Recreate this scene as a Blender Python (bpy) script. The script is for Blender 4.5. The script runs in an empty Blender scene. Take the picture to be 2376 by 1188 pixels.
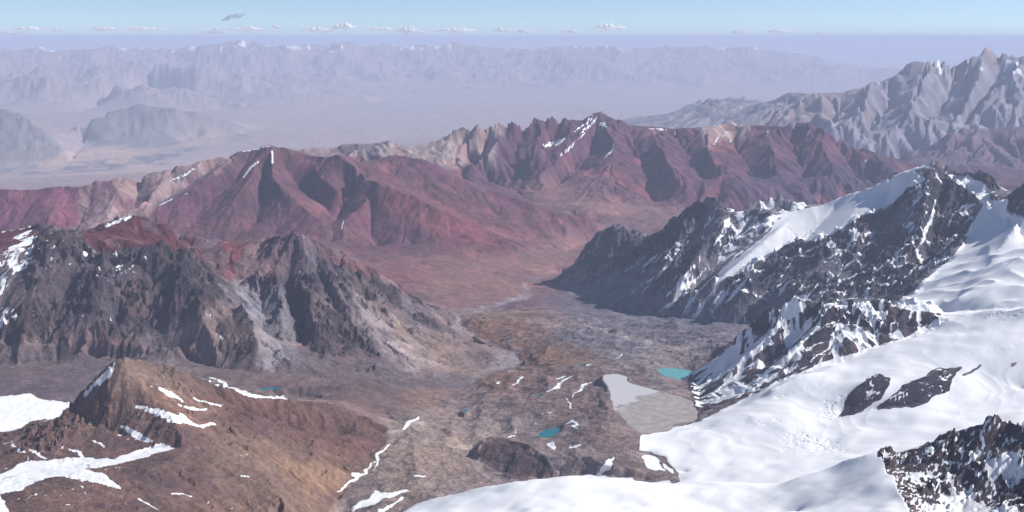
import bpy, math, numpy as np
from math import radians, tan, atan, sin, cos

# ------------------------------------------------------------------ camera, sky, sun, exposure
FPX, PW, PH = 2700.0, 2376.0, 1188.0
CAMZ = 7000.0
PITCH = atan(504.0 / FPX)
scene = bpy.context.scene
col = bpy.context.collection
cam_d = bpy.data.cameras.new('camera'); cam = bpy.data.objects.new('camera', cam_d); col.objects.link(cam)
cam_d.sensor_width = 36.0; cam_d.lens = 36.0 * FPX / PW
cam_d.clip_start = 1.0; cam_d.clip_end = 2.0e6
cam.location = (0, 0, CAMZ); cam.rotation_euler = (math.pi / 2 - PITCH, 0, 0)
scene.camera = cam

SUN_AZ, SUN_EL = radians(84), radians(39)       # azimuth clockwise from the view direction (+Y)
world = bpy.data.worlds.new('World'); scene.world = world; world.use_nodes = True
wn = world.node_tree.nodes; wl = world.node_tree.links; wn.clear()
sky = wn.new('ShaderNodeTexSky'); sky.sky_type = 'NISHITA'; sky.sun_disc = False
sky.sun_elevation = SUN_EL; sky.sun_rotation = SUN_AZ
sky.altitude = 6500; sky.air_density = 1.0; sky.dust_density = 0.3; sky.ozone_density = 1.6
bg = wn.new('ShaderNodeBackground'); bg.inputs['Strength'].default_value = 0.095
out = wn.new('ShaderNodeOutputWorld')
wl.new(sky.outputs[0], bg.inputs[0]); wl.new(bg.outputs[0], out.inputs[0])
sd = bpy.data.lights.new('sun', 'SUN'); sd.energy = 4.9; sd.angle = radians(0.5); sd.color = (1.0, 0.955, 0.90)
sun = bpy.data.objects.new('sun', sd); col.objects.link(sun)
sun.location = (3000, 0, 9000)
sun.rotation_euler = (math.pi / 2 - SUN_EL, 0, -SUN_AZ + math.pi)
vs = scene.view_settings
vs.view_transform = 'Standard'; vs.look = 'None'; vs.exposure = 0.33; vs.gamma = 1.0; vs.use_curve_mapping = False
scene.render.engine = 'CYCLES'
scene.cycles.max_bounces = 4; scene.cycles.diffuse_bounces = 2; scene.cycles.volume_bounces = 1
scene.cycles.transparent_max_bounces = 6
scene.cycles.use_denoising = True

# ------------------------------------------------------------------ point helpers
CP, SP = cos(PITCH), sin(PITCH)
def ray(u, v):                       # azimuth and tangent of depression of a sight line
    a = u - PW / 2; b = v - PH / 2
    fy = FPX * CP - b * SP; fz = -FPX * SP - b * CP
    h = math.hypot(a, fy)
    return math.atan2(a, fy), -fz / h
def P(u, v, d=None, z=None):         # ground point from a sight line and its forward distance (km) or its height: (azimuth, ln r, height)
    th, t = ray(u, v)
    if d is None: d = (CAMZ - z) / max(t, 1e-4)
    else: d = d * 1000.0 / cos(th)
    return (th, math.log(d), CAMZ - t * d)
def plane(z0, d0, s):                # distance at which a sight line meets an inclined slope
    def f(u, v, off=0.0):
        th, t = ray(u, v); t /= cos(th)
        d = (CAMZ - z0 + s * d0 * 1000) / (t + s) / 1000.0 + off
        return P(u, v, d)
    return f
LINES = []
def L(pts, back=None):
    """pts: (u, v, distance km) - the crest of a ridge or bed of a gully; back=(km, height) puts the trough behind it"""
    q = [P(*p) if len(p) == 3 else p for p in pts]
    LINES.append(q)
    if back:
        dd, zz = back
        LINES.append([(th, math.log(math.exp(l) + dd * 1000), min(zz, z - 20) if zz > 100 else z + zz) for th, l, z in q])
def F(*pts):                         # (u, v, height m): points on low ground of known height
    LINES.append([P(u, v, z=z) for u, v, z in pts])
def S(pl, off, *pts):                # a spur (off < 0) or gully (off > 0) on an inclined slope
    k = 0.5 if pl is pC else (.95 if pl is pR else .8)
    LINES.append([pl(u, v, off * k if len(r) == 0 else r[0]) for (u, v, *r) in pts])

# ---- near snow dome and near rock crest (bottom right)
L([(790,1262,4.8),(900,1212,4.75),(960,1168,4.7),(1030,1158,4.65),(1100,1140,4.55),(1200,1122,4.5),(1330,1105,4.5),(1450,1114,4.5),
   (1576,1118,4.5),(1700,1116,4.4),(1810,1118,4.3),(1880,1098,4.2),(1960,1066,4.15),(2010,1056,4.1),(2045,1047,4.1),
   (2100,1048,4.1),(2160,1028,4.05),(2200,1010,4.0),(2240,998,4.0),(2280,984,3.95),(2312,970,3.95),(2345,986,3.9),(2376,988,3.85),(2600,1000,3.8)], back=(0.9, -560))
F((940,1300,5320),(1330,1188,5330),(1700,1188,5300),(1850,1188,5330))
F((1100,1420,5480),(1700,1420,5480),(2100,1420,5600),(2700,1420,5650))
L([(2045,1047,4.1),(2062,1090,3.92),(2085,1130,3.75),(2110,1188,3.52),(2135,1260,3.3),(2150,1350,3.05)])
F((2376,1188,5450),(2600,1188,5450)); F((2250,1150,5470),(2200,1230,5420))
L([(2312,970,3.95),(2376,1040,3.8),(2450,1100,3.6)])

# ---- brown hill, left foreground
L([(-300,1012,6.4),(0,1006,6.25),(60,1000,6.2),(120,985,6.15),(150,962,6.12),(165,945,6.1),(180,918,6.1),(200,893,6.1),(225,868,6.1),(250,845,6.12),
   (270,838,6.15),(330,837,6.3),(380,842,6.4),(420,858,6.45),(480,880,6.6),(560,905,6.8),(640,925,6.9),(740,933,7.0),(800,955,7.0),(860,975,7.0),(905,998,7.0)], back=(0.75, 4650))
F((905,998,4585),(895,1030,4570),(870,1065,4560),(845,1095,4556),(820,1120,4552),(790,1150,4550),(760,1200,4550),(720,1280,4560),(700,1350,4570))
L([(270,838,6.15),(340,900,6.12),(420,945,6.08),(500,980,6.08),(580,995,6.15),(640,1018,6.2),(700,1045,6.22),(740,1065,6.25),(800,1098,6.28)])
L([(400,885,6.55),(480,925,6.62),(560,960,6.65),(700,985,6.78),(800,1010,6.85)])
L([(380,935,6.05),(400,965,5.93),(430,1040,5.68),(445,1090,5.45),(460,1130,5.32),(520,1210,5.1),(560,1300,4.82)])
L([(420,1036,5.72),(350,1042,5.74),(270,1060,5.62),(200,1072,5.6),(100,1085,5.55),(0,1110,5.45),(-300,1130,5.4)])
L([(-300,1180,4.8),(0,1165,4.85),(100,1138,4.98),(200,1125,5.06),(300,1110,5.2),(380,1075,5.4),(430,1050,5.55)])
F((-300,1300,5150),(0,1260,5120),(250,1260,5050),(420,1260,4950)); F((520,1110,4840),(590,1190,4765),(620,1300,4690))
L([(560,1040,5.92),(620,1110,5.61),(660,1170,5.32)])
L([(165,945,6.1),(210,985,5.98),(300,1010,5.87),(350,1030,5.78)])

# ---- flat snow and scree behind the hill
F((-300,918,4700),(0,918,4702),(100,914,4700),(160,930,4695)); F((-300,890,4690),(0,885,4680),(200,880,4670),(330,850,4665))
F((450,860,4650),(560,880,4625),(620,903,4600),(720,905,4598),(850,915,4570),(980,930,4520))
F((520,890,4640),(640,918,4610),(740,926,4600)); F((900,960,4560),(940,990,4565),(1000,975,4540))

# ---- left black massif
pC = plane(4650, 8.2, 0.70)
L([(60,575,9.5),(90,540,9.5),(108,528,9.5),(125,520,9.5),(140,530,9.5),(152,545,9.5),(165,556,9.48),(200,565,9.4),(222,578,9.4),(240,587,9.4),(270,592,9.36),
   (310,580,9.3),(345,574,9.3),(372,573,9.3),(395,585,9.3),(420,592,9.3),(450,590,9.3),(470,610,9.3),(485,628,9.3),(505,650,9.3),(530,660,9.33),(560,662,9.4),(583,650,9.4),(600,641,9.4),(625,636,9.4),(650,645,9.42)])
LINES.append([(P(u,v,d)[0], math.log(d*1000+300), P(u,v,d)[2]-90) for u,v,d in [(90,540,9.5),(125,520,9.5),(165,556,9.48),(240,587,9.4),(310,580,9.3),(372,573,9.3),(450,590,9.3),(485,628,9.3)]])
L([(-300,560,10.2),(0,535,10.05),(40,531,10.0),(75,523,10.0),(95,535,9.9),(125,560,9.85),(180,547,10.2),(240,520,10.2),(300,501,10.2),(320,499,10.2),(345,508,10.2),(370,517,10.15),(400,530,10.1),(412,545,10.1),(440,545,10.1),(490,553,10.15),(540,561,10.2),(580,558,10.2),(620,553,10.1),(660,543,10.0),
   (685,538,9.9),(720,553,9.9),(760,575,9.9),(800,594,9.9),(840,612,9.95),(880,632,10.0),(910,652,10.0),(935,675,10.05),(952,692,10.1)], back=(0.9, 4520))
F((952,692,4740),(990,712,4560),(1040,728,4420))
L([(412,545,10.1),(408,590,9.85),(415,615,9.6)]); L([(480,555,10.1),(520,600,9.8),(545,650,9.48)]); L([(590,560,10.1),(600,600,9.85),(600,635,9.5)])
L([(676,655,9.42),(700,661,9.36),(716,690,9.2),(724,740,8.95),(742,790,8.7),(765,825,8.52)])
L([(662,672,9.6),(680,722,9.36),(697,772,9.08),(712,815,8.76)])
L([(640,630,9.42),(648,680,9.25),(655,740,8.95),(650,800,8.65)])
L([(600,650,9.45),(610,720,9.15),(612,790,8.66)])
L([(690,543,9.9),(715,600,9.72),(760,640,9.6),(790,690,9.38),(850,750,9.1),(930,830,8.8),(985,880,8.6)])
L([(790,600,9.88),(850,660,9.72),(900,720,9.5),(960,780,9.3),(1030,850,8.95)])
L([(740,640,9.68),(770,700,9.42),(800,760,9.08),(850,830,8.72)])
L([(850,690,9.62),(920,770,9.25),(1000,840,8.95)])
S(pC, -.07, (240,587,0),(236,640),(205,740),(190,810)); S(pC, -.08, (440,592,0),(436,650),(470,735),(500,800))
S(pC, -.10, (110,560),(90,640),(70,720),(40,820)); S(pC, .05, (165,640),(140,700),(115,800))
S(pC, .04, (500,690),(540,740),(560,830)); S(pC, .10, (-200,806),(0,802),(150,800),(300,800),(420,804),(560,826)); S(pC,-.06,(30,620),(20,700),(0,800)); S(pC, .06, (-20,640),(-60,720),(-100,820))
S(pC, -.12, (-120,600),(-180,700),(-240,800))
S(pC, -.05, (560,700),(590,760),(604,820)); 
F((-300,856,4655),(0,850,4652),(80,842,4650),(170,834,4648),(300,834,4645),(420,834,4640),(500,852,4635),(600,864,4625),(700,868,4610),(780,882,4590),(860,886,4560),(1000,905,4470),(1060,915,4450))

# ---- valley floor
F((1345,612,4130),(1290,630,4180),(1225,655,4230),(1215,690,4270),(1130,715,4320),(1065,730,4345),(1062,755,4365),(1110,790,4385),(1150,808,4395),(1195,818,4400),(1205,850,4412),(1140,858,4418),(1100,885,4430),(1092,912,4440),(1070,950,4470),(1085,990,4485),(1088,1030,4500),(1110,1075,4515),(1150,1130,4530))
F((1090,740,4410),(1160,760,4425),(1220,790,4440),(1245,840,4470)); F((1250,700,4330),(1250,740,4420),(1350,780,4485),(1450,830,4560))
F((1240,870,4510),(1300,905,4560),(1330,950,4570),(1400,1000,4625)); F((1300,850,4520),(1400,850,4570),(1500,860,4605)); F((1160,900,4470),(1180,940,4510),(1240,960,4540),(1240,1000,4545))
F((1400,745,4410),(1480,760,4470),(1600,790,4560),(1700,800,4600)); F((1350,730,4380),(1550,750,4490),(1700,756,4560)); F((1300,815,4500),(1500,815,4560),(1640,805,4590))
F((1380,900,4600),(1410,950,4635),(1440,1000,4640),(1480,1030,4640)); F((1330,1050,4600),(1400,1080,4630),(1480,1090,4620)); F((1280,1100,4540),(1350,1100,4560),(1500,1110,4590))
F((1000,1000,4540),(960,1060,4560),(1000,1100,4560),(900,1150,4556),(850,1188,4552),(820,1260,4552)); F((1050,1150,4556),(980,1180,4556),(960,1250,4560)); F((940,1000,4555),(905,1050,4560),(860,1110,4554))
F((1108,1048,4560),(1125,1022,4580),(1160,1020,4590),(1220,1035,4600),(1262,1058,4600),(1284,1088,4575))
F((1100,1062,4520),(1150,1092,4520),(1220,1112,4520),(1280,1116,4525)); F((1130,1008,4525),(1230,1015,4550),(1310,1070,4580))
F((1520,842,4612),(1620,900,4612),(1630,960,4622))

# ---- serrated ridge between the glacier and the lakes
L([(1602,882,7.98),(1640,845,8.02),(1700,790,8.06),(1735,752,8.08),(1760,728,8.08),(1790,712,8.05),(1820,697,8.03),(1850,702,8.0),(1880,700,7.98),(1930,706,7.95),(1990,712,7.9),(2040,714,7.9),(2085,718,7.85),(2110,706,7.85),(2150,702,7.85),(2172,710,7.85),(2188,732,7.8)], back=(0.35, -190))
F((1602,882,4622),(1612,920,4622),(1622,962,4624),(1700,935,4700),(1800,890,4800),(1900,850,4890),(2000,815,4960),(2100,790,5010),(2150,765,5060),(2200,736,5150))
L([(1850,702,8.0),(1790,780,7.9),(1720,840,7.8),(1640,905,7.75)]); L([(1830,730,8.06),(1760,800,7.98),(1680,860,7.9),(1620,900,7.85)])
L([(1930,706,7.95),(1880,770,7.75),(1820,840,7.52)]); L([(1900,720,8.0),(1840,790,7.86),(1760,865,7.66)])
L([(2040,714,7.9),(2010,760,7.7),(1975,800,7.52)])

# ---- glacier and snowfields on the right
L([(2188,732,7.8),(2250,725,7.7),(2310,718,7.55),(2376,714,7.4),(2600,700,7.2)], back=(0.3, -70))
F((1490,1010,4628),(1560,1003,4632),(1625,975,4640),(1700,965,4700)); F((1500,1050,4615),(1540,1080,4612),(1590,1100,4610))
F((2600,800,5150),(2376,800,5120),(2250,820,5060),(2100,850,4985),(1950,885,4890),(1800,925,4790)); F((2376,900,4960),(2250,920,4920),(2100,945,4860),(1900,965,4790),(1750,975,4735))
F((2376,960,4950),(2250,955,4900),(2050,985,4820),(1850,1010,4740),(1700,1030,4680)); F((1900,1060,4740),(1750,1080,4680),(1650,1090,4645))
L([(1950,960,6.72),(1985,915,6.78),(2020,882,6.85),(2060,880,6.85)]); L([(2040,945,6.62),(2090,915,6.68),(2150,880,6.78),(2200,862,6.85)])
L([(1790,900,7.05),(1850,875,7.12),(1900,868,7.15)])
# upper snowfield
L([(2600,440,9.4),(2376,500,9.2),(2330,560,8.95),(2290,620,8.75),(2200,680,8.4),(2120,700,8.3)]); L([(2600,600,8.4),(2376,600,8.45),(2300,650,8.3),(2220,700,8.1)])
L([(2600,410,9.4),(2376,435,9.55),(2350,448,9.62),(2338,470,9.6),(2335,500,9.45)]); L([(2290,470,10.0),(2270,530,9.65),(2200,600,9.25),(2140,660,8.8),(2070,712,8.45)])
L([(2290,480,9.9),(2350,520,9.35),(2376,560,9.0)])

# ---- right black massif
L([(1300,645,13.6),(1322,625,13.5),(1345,606,13.4),(1362,585,13.3),(1378,562,13.2),(1392,540,13.1),(1405,533,13.1),(1440,528,13.0),(1462,545,12.9),(1500,543,12.7),(1520,548,12.6),(1540,533,12.5),(1570,508,12.2),(1600,488,12.0),(1625,475,11.9),(1645,466,11.8),
   (1660,480,11.7),(1690,494,11.5),(1730,488,11.5),(1760,487,11.4),(1815,489,11.4),(1850,490,11.3),(1900,476,11.3),(1960,456,11.2),(2040,425,11.0),(2090,402,10.9),(2120,388,10.9),(2145,376,10.85),(2165,369,10.8),(2185,372,10.8),(2202,382,10.8),(2208,400,10.8),(2250,404,10.6),(2290,418,10.5),(2325,442,10.4),(2400,450,10.3),(2600,460,10.3)], back=(0.7, -430))
L([(1700,495,12.6),(1745,465,12.6),(1790,449,12.6),(1812,445,12.6),(1840,455,12.6),(1885,470,12.5),(1950,480,12.4)], back=(.8, 4500))
F((1290,650,4220),(1330,680,4290),(1400,712,4370),(1480,732,4430),(1600,745,4500),(1700,752,4550),(1760,742,4590))
LINES.append([P(1800,718,9.3),P(1900,700,9.2),P(2000,692,9.1),P(2080,700,8.8)])
pE = plane(4480, 10.5, 0.66)
L([(1400,535,13.1),(1375,600,12.9),(1350,640,12.8)]); L([(1440,530,13.0),(1420,590,12.55),(1385,640,12.4)]); L([(1420,545,13.05),(1395,600,12.85),(1370,640,12.65)])
L([(1540,534,12.5),(1510,590,12.0),(1465,640,11.7),(1430,680,11.6)]); L([(1495,548,12.68),(1460,600,12.35),(1420,650,12.05)])
L([(1600,488,12.0),(1575,560,11.45),(1530,630,11.1),(1490,680,11.0)]); L([(1560,530,12.25),(1530,590,11.85),(1490,640,11.5)])
L([(1690,494,11.5),(1650,560,11.1),(1605,630,10.75),(1560,690,10.6)]); L([(1640,490,11.8),(1610,560,11.42),(1560,640,11.0)])
L([(1850,490,11.3),(1800,540,10.9),(1740,590,10.65),(1685,635,10.45),(1650,665,10.4)])
L([(1745,500,11.4),(1700,560,11.15),(1650,625,10.85),(1600,690,10.62)])
L([(1990,455,11.1),(1980,500,10.75),(1940,560,10.4),(1880,630,10.1),(1820,690,9.75)]); L([(1940,480,11.15),(1880,545,10.85),(1800,610,10.55),(1730,680,10.2)])
L([(2165,369,10.8),(2150,440,10.4),(2140,510,10.0),(2110,590,9.65),(2060,660,9.3)]); L([(2060,450,10.95),(2050,520,10.5),(2020,600,10.1),(1960,670,9.75)])
L([(2208,400,10.8),(2230,470,10.3),(2225,540,9.9),(2180,610,9.45)]); L([(2188,400,10.75),(2185,480,10.35),(2170,560,9.92),(2130,630,9.5)])
L([(1740,640,10.15),(1722,680,10.0),(1700,712,9.95)]); L([(1800,640,10.3),(1770,700,10.0)])
F((1755,740,4590),(1780,770,4600),(1720,800,4600))

# ---- red mountains
pR = plane(4500, 14.7, 0.577)
L([(-300,450,15.7),(0,439,15.7),(80,441,15.7),(110,435,15.7),(150,431,15.7),(180,434,15.7),(215,428,15.7),(225,420,15.8),(255,418,15.8),(285,410,15.8),(310,415,15.9),(340,400,15.9),(385,394,16),(412,385,16.05),(450,381,16.1),(485,368,16.2),(515,363,16.3),(530,368,16.3),(550,351,16.35),(580,349,16.4),(600,342,16.4),(630,335,16.4),(660,342,16.4),(690,352,16.35),(720,360,16.3),(760,364,16.15),(780,358,16.1),(800,362,16.2),(835,380,16.4),(870,370,16.7),(905,356,16.8),
   (940,361,16.8),(965,365,16.8),(1000,378,16.7),(1050,400,16.6),(1100,425,16.5),(1180,455,16.4),(1260,480,16.3),(1330,500,16.2),(1385,514,16.3)], back=(1.3, 4450))
L([(780,358,16.1),(800,372,16.0),(820,384,15.9),(860,418,15.6),(882,426,15.4),(910,432,15.4),(950,450,15.3),(1000,473,15.2),(1060,508,15.0),(1130,545,14.8),(1200,572,14.7)])
L([(882,426,15.4),(862,442,15.35),(830,485,15.0),(790,530,14.7),(758,565,14.45)]); L([(840,420,15.85),(805,450,15.8),(785,495,15.35),(752,535,14.95)])
L([(905,400,16.35),(960,438,15.95),(1050,490,15.6),(1150,530,15.4),(1240,560,15.3)])
L([(965,365,16.8),(1010,420,16.3),(1070,460,16.1),(1160,500,15.9)])
S(pR,-.22,(632,337,-.02),(630,365,-.12),(632,400),(655,440),(700,478),(742,508),(757,540)); S(pR,-.10,(600,345,0.0),(596,400),(560,450),(520,500),(480,545)); 
S(pR,.25,(655,380,.1),(700,440),(755,480),(770,500)); S(pR,-.12,(722,362,0),(745,410),(785,440,-.05),(805,455,.15))
S(pR,.12,(612,400),(610,460),(590,520)); S(pR,-.12,(640,440),(650,490),(640,545)); S(pR,.1,(575,370,.05),(540,430),(480,480),(440,530))
S(pR,-.06,(548,352,.1),(500,400),(430,450),(345,495)); S(pR,.14,(500,385),(440,430),(370,470),(300,500)); S(pR,-.1,(412,388,.2),(360,440),(290,490))
S(pR,-.08,(285,412,.1),(270,460),(250,500)); S(pR,.12,(330,415,.25),(310,460)); S(pR,.1,(215,440,.15),(200,480),(190,520)); S(pR,-.08,(150,435,.1),(130,480),(110,510))
S(pR,-.1,(900,470),(920,520),(960,570)); S(pR,.04,(860,470),(860,540),(880,580))
F((-300,545,4520),(0,545,4520),(200,550,4510),(340,555,4500),(480,556,4490),(600,562,4480),(750,572,4470),(800,598,4440),(870,610,4410),(950,650,4400),(1000,700,4375),(1040,725,4360))
F((900,600,4430),(1000,620,4370),(1150,632,4290),(1250,620,4240),(1310,605,4190)); F((1000,590,4430),(1100,598,4345),(1220,595,4270),(1300,590,4220),(1370,560,4230),(1410,540,4260))
F((1050,660,4340),(1130,680,4310),(1180,650,4270))

# ---- long red and purple range in the middle distance
pG = plane(4400, 18.6, 0.43)
L([(600,358,20),(640,352,20),(690,348,20),(715,342,20),(760,342,20),(800,333,20),(860,332,20),(905,328,20),(930,335,20.2),(950,340,20.3),(1000,332,20.5),(1040,314,20.5),(1075,296,20.6),(1095,285,20.6),(1110,279,20.6),(1140,284,20.7),(1170,281,20.8),(1182,276,20.8),(1205,280,20.9),(1230,272,21),(1270,275,21.1),(1300,276,21.2),(1340,278,21.3),(1362,270,21.35),(1378,266,21.4),(1391,260,21.4),(1410,269,21.4),(1440,280,21.3),(1460,290,21.3),(1510,293,21.2),(1560,297,21.2),(1600,296,21.2),(1630,292,21.2),(1655,290,21.2),(1680,283,21.3),(1700,278,21.3),(1730,288,21.2),(1780,291,21),(1840,291,20.9),(1865,285,20.9),(1885,284,20.8),(1920,298,20.6),(1950,318,20.4),(2000,343,20.2),(2050,360,20),(2100,376,19.9),(2150,388,19.8),(2300,425,19.5),(2600,440,19.5)], back=(2.3, 3900))
S(pG,-.25,(1110,281,-.2),(1080,330),(1050,370)); S(pG,.3,(1140,290,.1),(1130,340),(1100,380)); S(pG,-.35,(1182,277,-.1),(1150,330),(1110,375),(1080,400)); S(pG,.3,(1220,300),(1200,350),(1190,400),(1175,430))
S(pG,-.15,(1270,280,0),(1240,340),(1230,380)); S(pG,-.3,(1391,262,0),(1350,310),(1300,355),(1265,385),(1245,420)); S(pG,.4,(1310,290),(1275,330),(1240,365),(1210,420))
S(pG,-.35,(1400,290,-.1),(1420,320),(1422,370),(1400,400),(1360,440)); S(pG,.35,(1385,300),(1370,350),(1320,400),(1280,450)); S(pG,-.3,(1422,375),(1440,430),(1450,470))
S(pG,.35,(1465,300,.1),(1480,360),(1510,420),(1530,480)); S(pG,-.35,(1510,295,0),(1535,350),(1570,410),(1610,470)); S(pG,.3,(1570,310),(1600,370),(1640,430))
S(pG,-.35,(1640,300,0),(1640,350),(1680,410),(1740,450)); S(pG,.3,(1700,320),(1720,370),(1760,420)); S(pG,-.3,(1780,293,0),(1790,340),(1800,400),(1790,440)); S(pG,.25,(1840,310),(1850,370),(1860,420))
S(pG,-.3,(1885,290,0),(1900,330),(1930,380),(1960,430)); S(pG,.2,(1940,340),(1970,380),(2010,420)); S(pG,-.3,(2020,360,-.1),(2050,390),(2090,410))
F((1080,405,4640),(1180,440,4560),(1250,475,4440),(1330,505,4330),(1450,530,4250),(1520,540,4200)); F((1600,520,4200),(1800,500,4250),(2000,480,4350),(2300,460,4400))

# ---- grey snow-capped mountain and spurs at the right
pH = plane(3900, 30.4, 0.60)
L([(1400,300,44),(1450,286,42),(1500,268,40),(1530,266,39),(1560,262,38),(1600,248,37.5),(1630,236,37),(1660,224,36.5),(1700,225,36),(1740,228,36),(1775,241,35)], back=(3, 3200))
L([(1775,241,35),(1800,232,34),(1845,213,34),(1870,217,34),(1900,216,34),(1960,214,34),(1990,205,34),(2020,190,34),(2050,187,34),(2080,178,34),(2105,165,34),(2120,155,34),(2150,141,34),(2180,138,34.2),(2220,130,34.5),(2240,128,34.6),(2270,121,34.8),(2290,117,35),(2302,116,35),(2320,120,35),(2340,123,35),(2376,121,35),(2600,105,35)], back=(4, 3400))
LINES.append([P(u, 0, d=30.0)[:1] + (math.log(30000.0 / cos(ray(u, 0)[0])), 3850.0) for u in (1500, 1700, 1900, 2100, 2300, 2600)])
S(pH,-.5,(2300,115,0),(2270,180),(2230,250),(2150,330)); S(pH,-.5,(2150,142,-.6),(2130,200),(2110,270),(2060,340)); S(pH,.5,(2220,150,.3),(2200,220),(2150,290)); S(pH,-.4,(2020,192,-.4),(2010,240),(1990,300),(1960,330))
S(pH,.5,(2080,200),(2060,260),(2010,320)); S(pH,-.4,(1900,217,0),(1900,260),(1880,290)); S(pH,.4,(1950,240),(1940,290)); S(pH,-.4,(2376,125,0),(2350,200),(2300,270)); S(pH,.4,(2330,160),(2290,230),(2230,300))
L([(2050,402,27),(2100,370,27),(2150,345,27),(2200,318,27),(2225,305,27),(2260,297,27),(2310,294,27),(2376,289,27),(2600,270,27)], back=(1.6,3900))
L([(2190,392,24),(2230,380,24),(2262,378,24),(2300,386,24),(2376,392,24),(2600,390,24)], back=(.9,-250)); 
L([(2260,297,27),(2280,340,26),(2330,370,25.2)]); L([(2150,345,27),(2180,370,26)]); L([(2220,340,26.4),(2250,370,25.6)])

# ---- river plain and far hills
F((-300,412,2700),(0,405,2700),(300,394,2700),(600,378,2700),(700,340,2710),(900,322,2720)); F((600,330,2720),(1000,310,2720),(1450,275,2750),(1900,250,2760),(2500,250,2780)); F((700,270,2760),(1100,240,2800),(1600,220,2800),(2400,210,2800))
L([(-300,235,44),(0,247,44),(40,256,43.5),(80,288,43),(120,318,42.5),(150,345,42)]); F((-300,392,2740),(0,388,2740),(100,385,2740),(160,375,2740),(200,330,2750),(160,300,2850))
L([(165,302,49),(200,275,50),(250,256,51),(290,243,51.5),(320,239,51.5),(360,248,51.5),(405,248,51.3),(450,260,52),(500,272,53),(560,286,54.5),(620,297,56)]); F((230,338,2760),(330,340,2760),(450,325,2760),(600,305,2760)); F((165,262,2820),(350,225,2850),(600,250,2820))
F((100,386,2710),(200,384,2710),(340,368,2710),(450,345,2710)); L([(110,375,43.5),(150,356,44),(200,345,44.6),(260,349,45),(330,360,45.5)]); L([(420,335,50),(450,318,51.5),(500,308,52),(530,316,51.5)])
LINES.append([P(u,150,d=88)[:1]+(math.log(d*1000.),z) for u,d,z in ((-300,70,3000),(0,70,3000),(300,68,2950),(600,72,2850),(900,80,2800),(1300,85,2800))])
L([(-300,160,88),(0,158,88),(30,149,87),(60,158,87),(110,150,86),(180,147,86),(230,160,86),(270,154,85),(330,168,85),(400,163,85),(450,176,84),(520,172,84),(600,190,84),(700,215,82),(800,225,82)])
L([(-300,205,76),(0,200,76),(90,190,75),(150,202,74),(230,195,74),(300,210,73),(420,205,72),(500,222,71),(600,240,69)], back=(2, -350))
L([(-300,110,104),(0,118,104),(30,124,104),(70,112,104),(110,122,104),(150,112,105),(200,120,105),(250,116,105),(300,108,105),(340,118,105),(400,114,105),(450,120,106),(520,116,107),(600,112,108),(660,116,109),(722,100,110),(770,112,111),(850,116,113),(950,105,115),(1000,110,116),(1050,101,118),(1110,108,119),(1200,106,120),(1300,104,121),(1500,110,124),(1700,118,126),(1900,128,128)], back=(6,3500))
for dk, zz in ((77, 3250.), (94, 3300.), (97, 3500.)):
    LINES.append([P(u,150,d=88)[:1]+(math.log((dk + .004 * u) * 1000.), zz + 250 * sin(u / 90.)) for u in range(-300, 1500 if dk > 80 else 900, 60)])
LINES.append([P(u,150,d=88)[:1]+(math.log(138000.),2800.) for u in (-300,1200,2700)])
LINES.append([P(u,150,d=88)[:1]+(math.log(1900.),5900.) for u in (-300,1200,2700)])

# ------------------------------------------------------------------ base surface from the traced crests and beds
TH0, TH1 = -radians(29.5), radians(29.5)
LR0, LR1 = math.log(1900.0), math.log(139000.0)
NJ = 512; NI = int(round((LR1 - LR0) / ((TH1 - TH0) / (NJ - 1)))) + 1
NI = (NI // 32) * 32 + 1 + 31
dC = (TH1 - TH0) / (NJ - 1); dI = (LR1 - LR0) / (NI - 1)
sz = np.zeros((NI, NJ)); cn = np.zeros((NI, NJ))
for q in LINES:
    for (a0, l0, z0), (a1, l1, z1) in zip(q[:-1], q[1:]):
        n = int(max(abs(a1 - a0) / dC, abs(l1 - l0) / dI) * 3) + 2
        t = np.linspace(0, 1, n)
        # straight in space, not in the polar grid
        r0, r1 = math.exp(l0), math.exp(l1)
        x = r0 * sin(a0) * (1 - t) + r1 * sin(a1) * t; y = r0 * cos(a0) * (1 - t) + r1 * cos(a1) * t
        z = z0 * (1 - t) + z1 * t
        j = np.rint((np.arctan2(x, y) - TH0) / dC).astype(int); i = np.rint((np.log(np.hypot(x, y)) - LR0) / dI).astype(int)
        ok = (i >= 0) & (i < NI) & (j >= 0) & (j < NJ)
        np.add.at(sz, (i[ok], j[ok]), z[ok]); np.add.at(cn, (i[ok], j[ok]), 1)
levels = [(sz, cn)]
while min(levels[-1][0].shape) > 20:
    s, c = levels[-1]
    s = np.pad(s, ((0, s.shape[0] % 2), (0, s.shape[1] % 2))); c = np.pad(c, ((0, c.shape[0] % 2), (0, c.shape[1] % 2)))
    s = s[0::2, 0::2] + s[1::2, 0::2] + s[0::2, 1::2] + s[1::2, 1::2]
    c = c[0::2, 0::2] + c[1::2, 0::2] + c[0::2, 1::2] + c[1::2, 1::2]
    levels.append((s, c))
H = None
for k, (s, c) in enumerate(reversed(levels)):
    m = c > 0; tgt = np.where(m, s / np.maximum(c, 1), 0).astype(np.float32)
    if H is None: H = np.full(s.shape, 4500, np.float32)
    else: H = np.repeat(np.repeat(H, 2, 0), 2, 1)[:s.shape[0], :s.shape[1]]
    H = np.where(m, tgt, H).astype(np.float32)
    nm = ~m; last = k == len(levels) - 1
    for it in range(60 if last else (120 if k > 2 else 500)):
        A = np.pad(H, 1, mode='edge')
        N = (A[:-2, 1:-1] + A[2:, 1:-1] + A[1:-1, :-2] + A[1:-1, 2:]) * 0.25
        H = np.where(nm, N, tgt)
BASE = H

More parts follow.
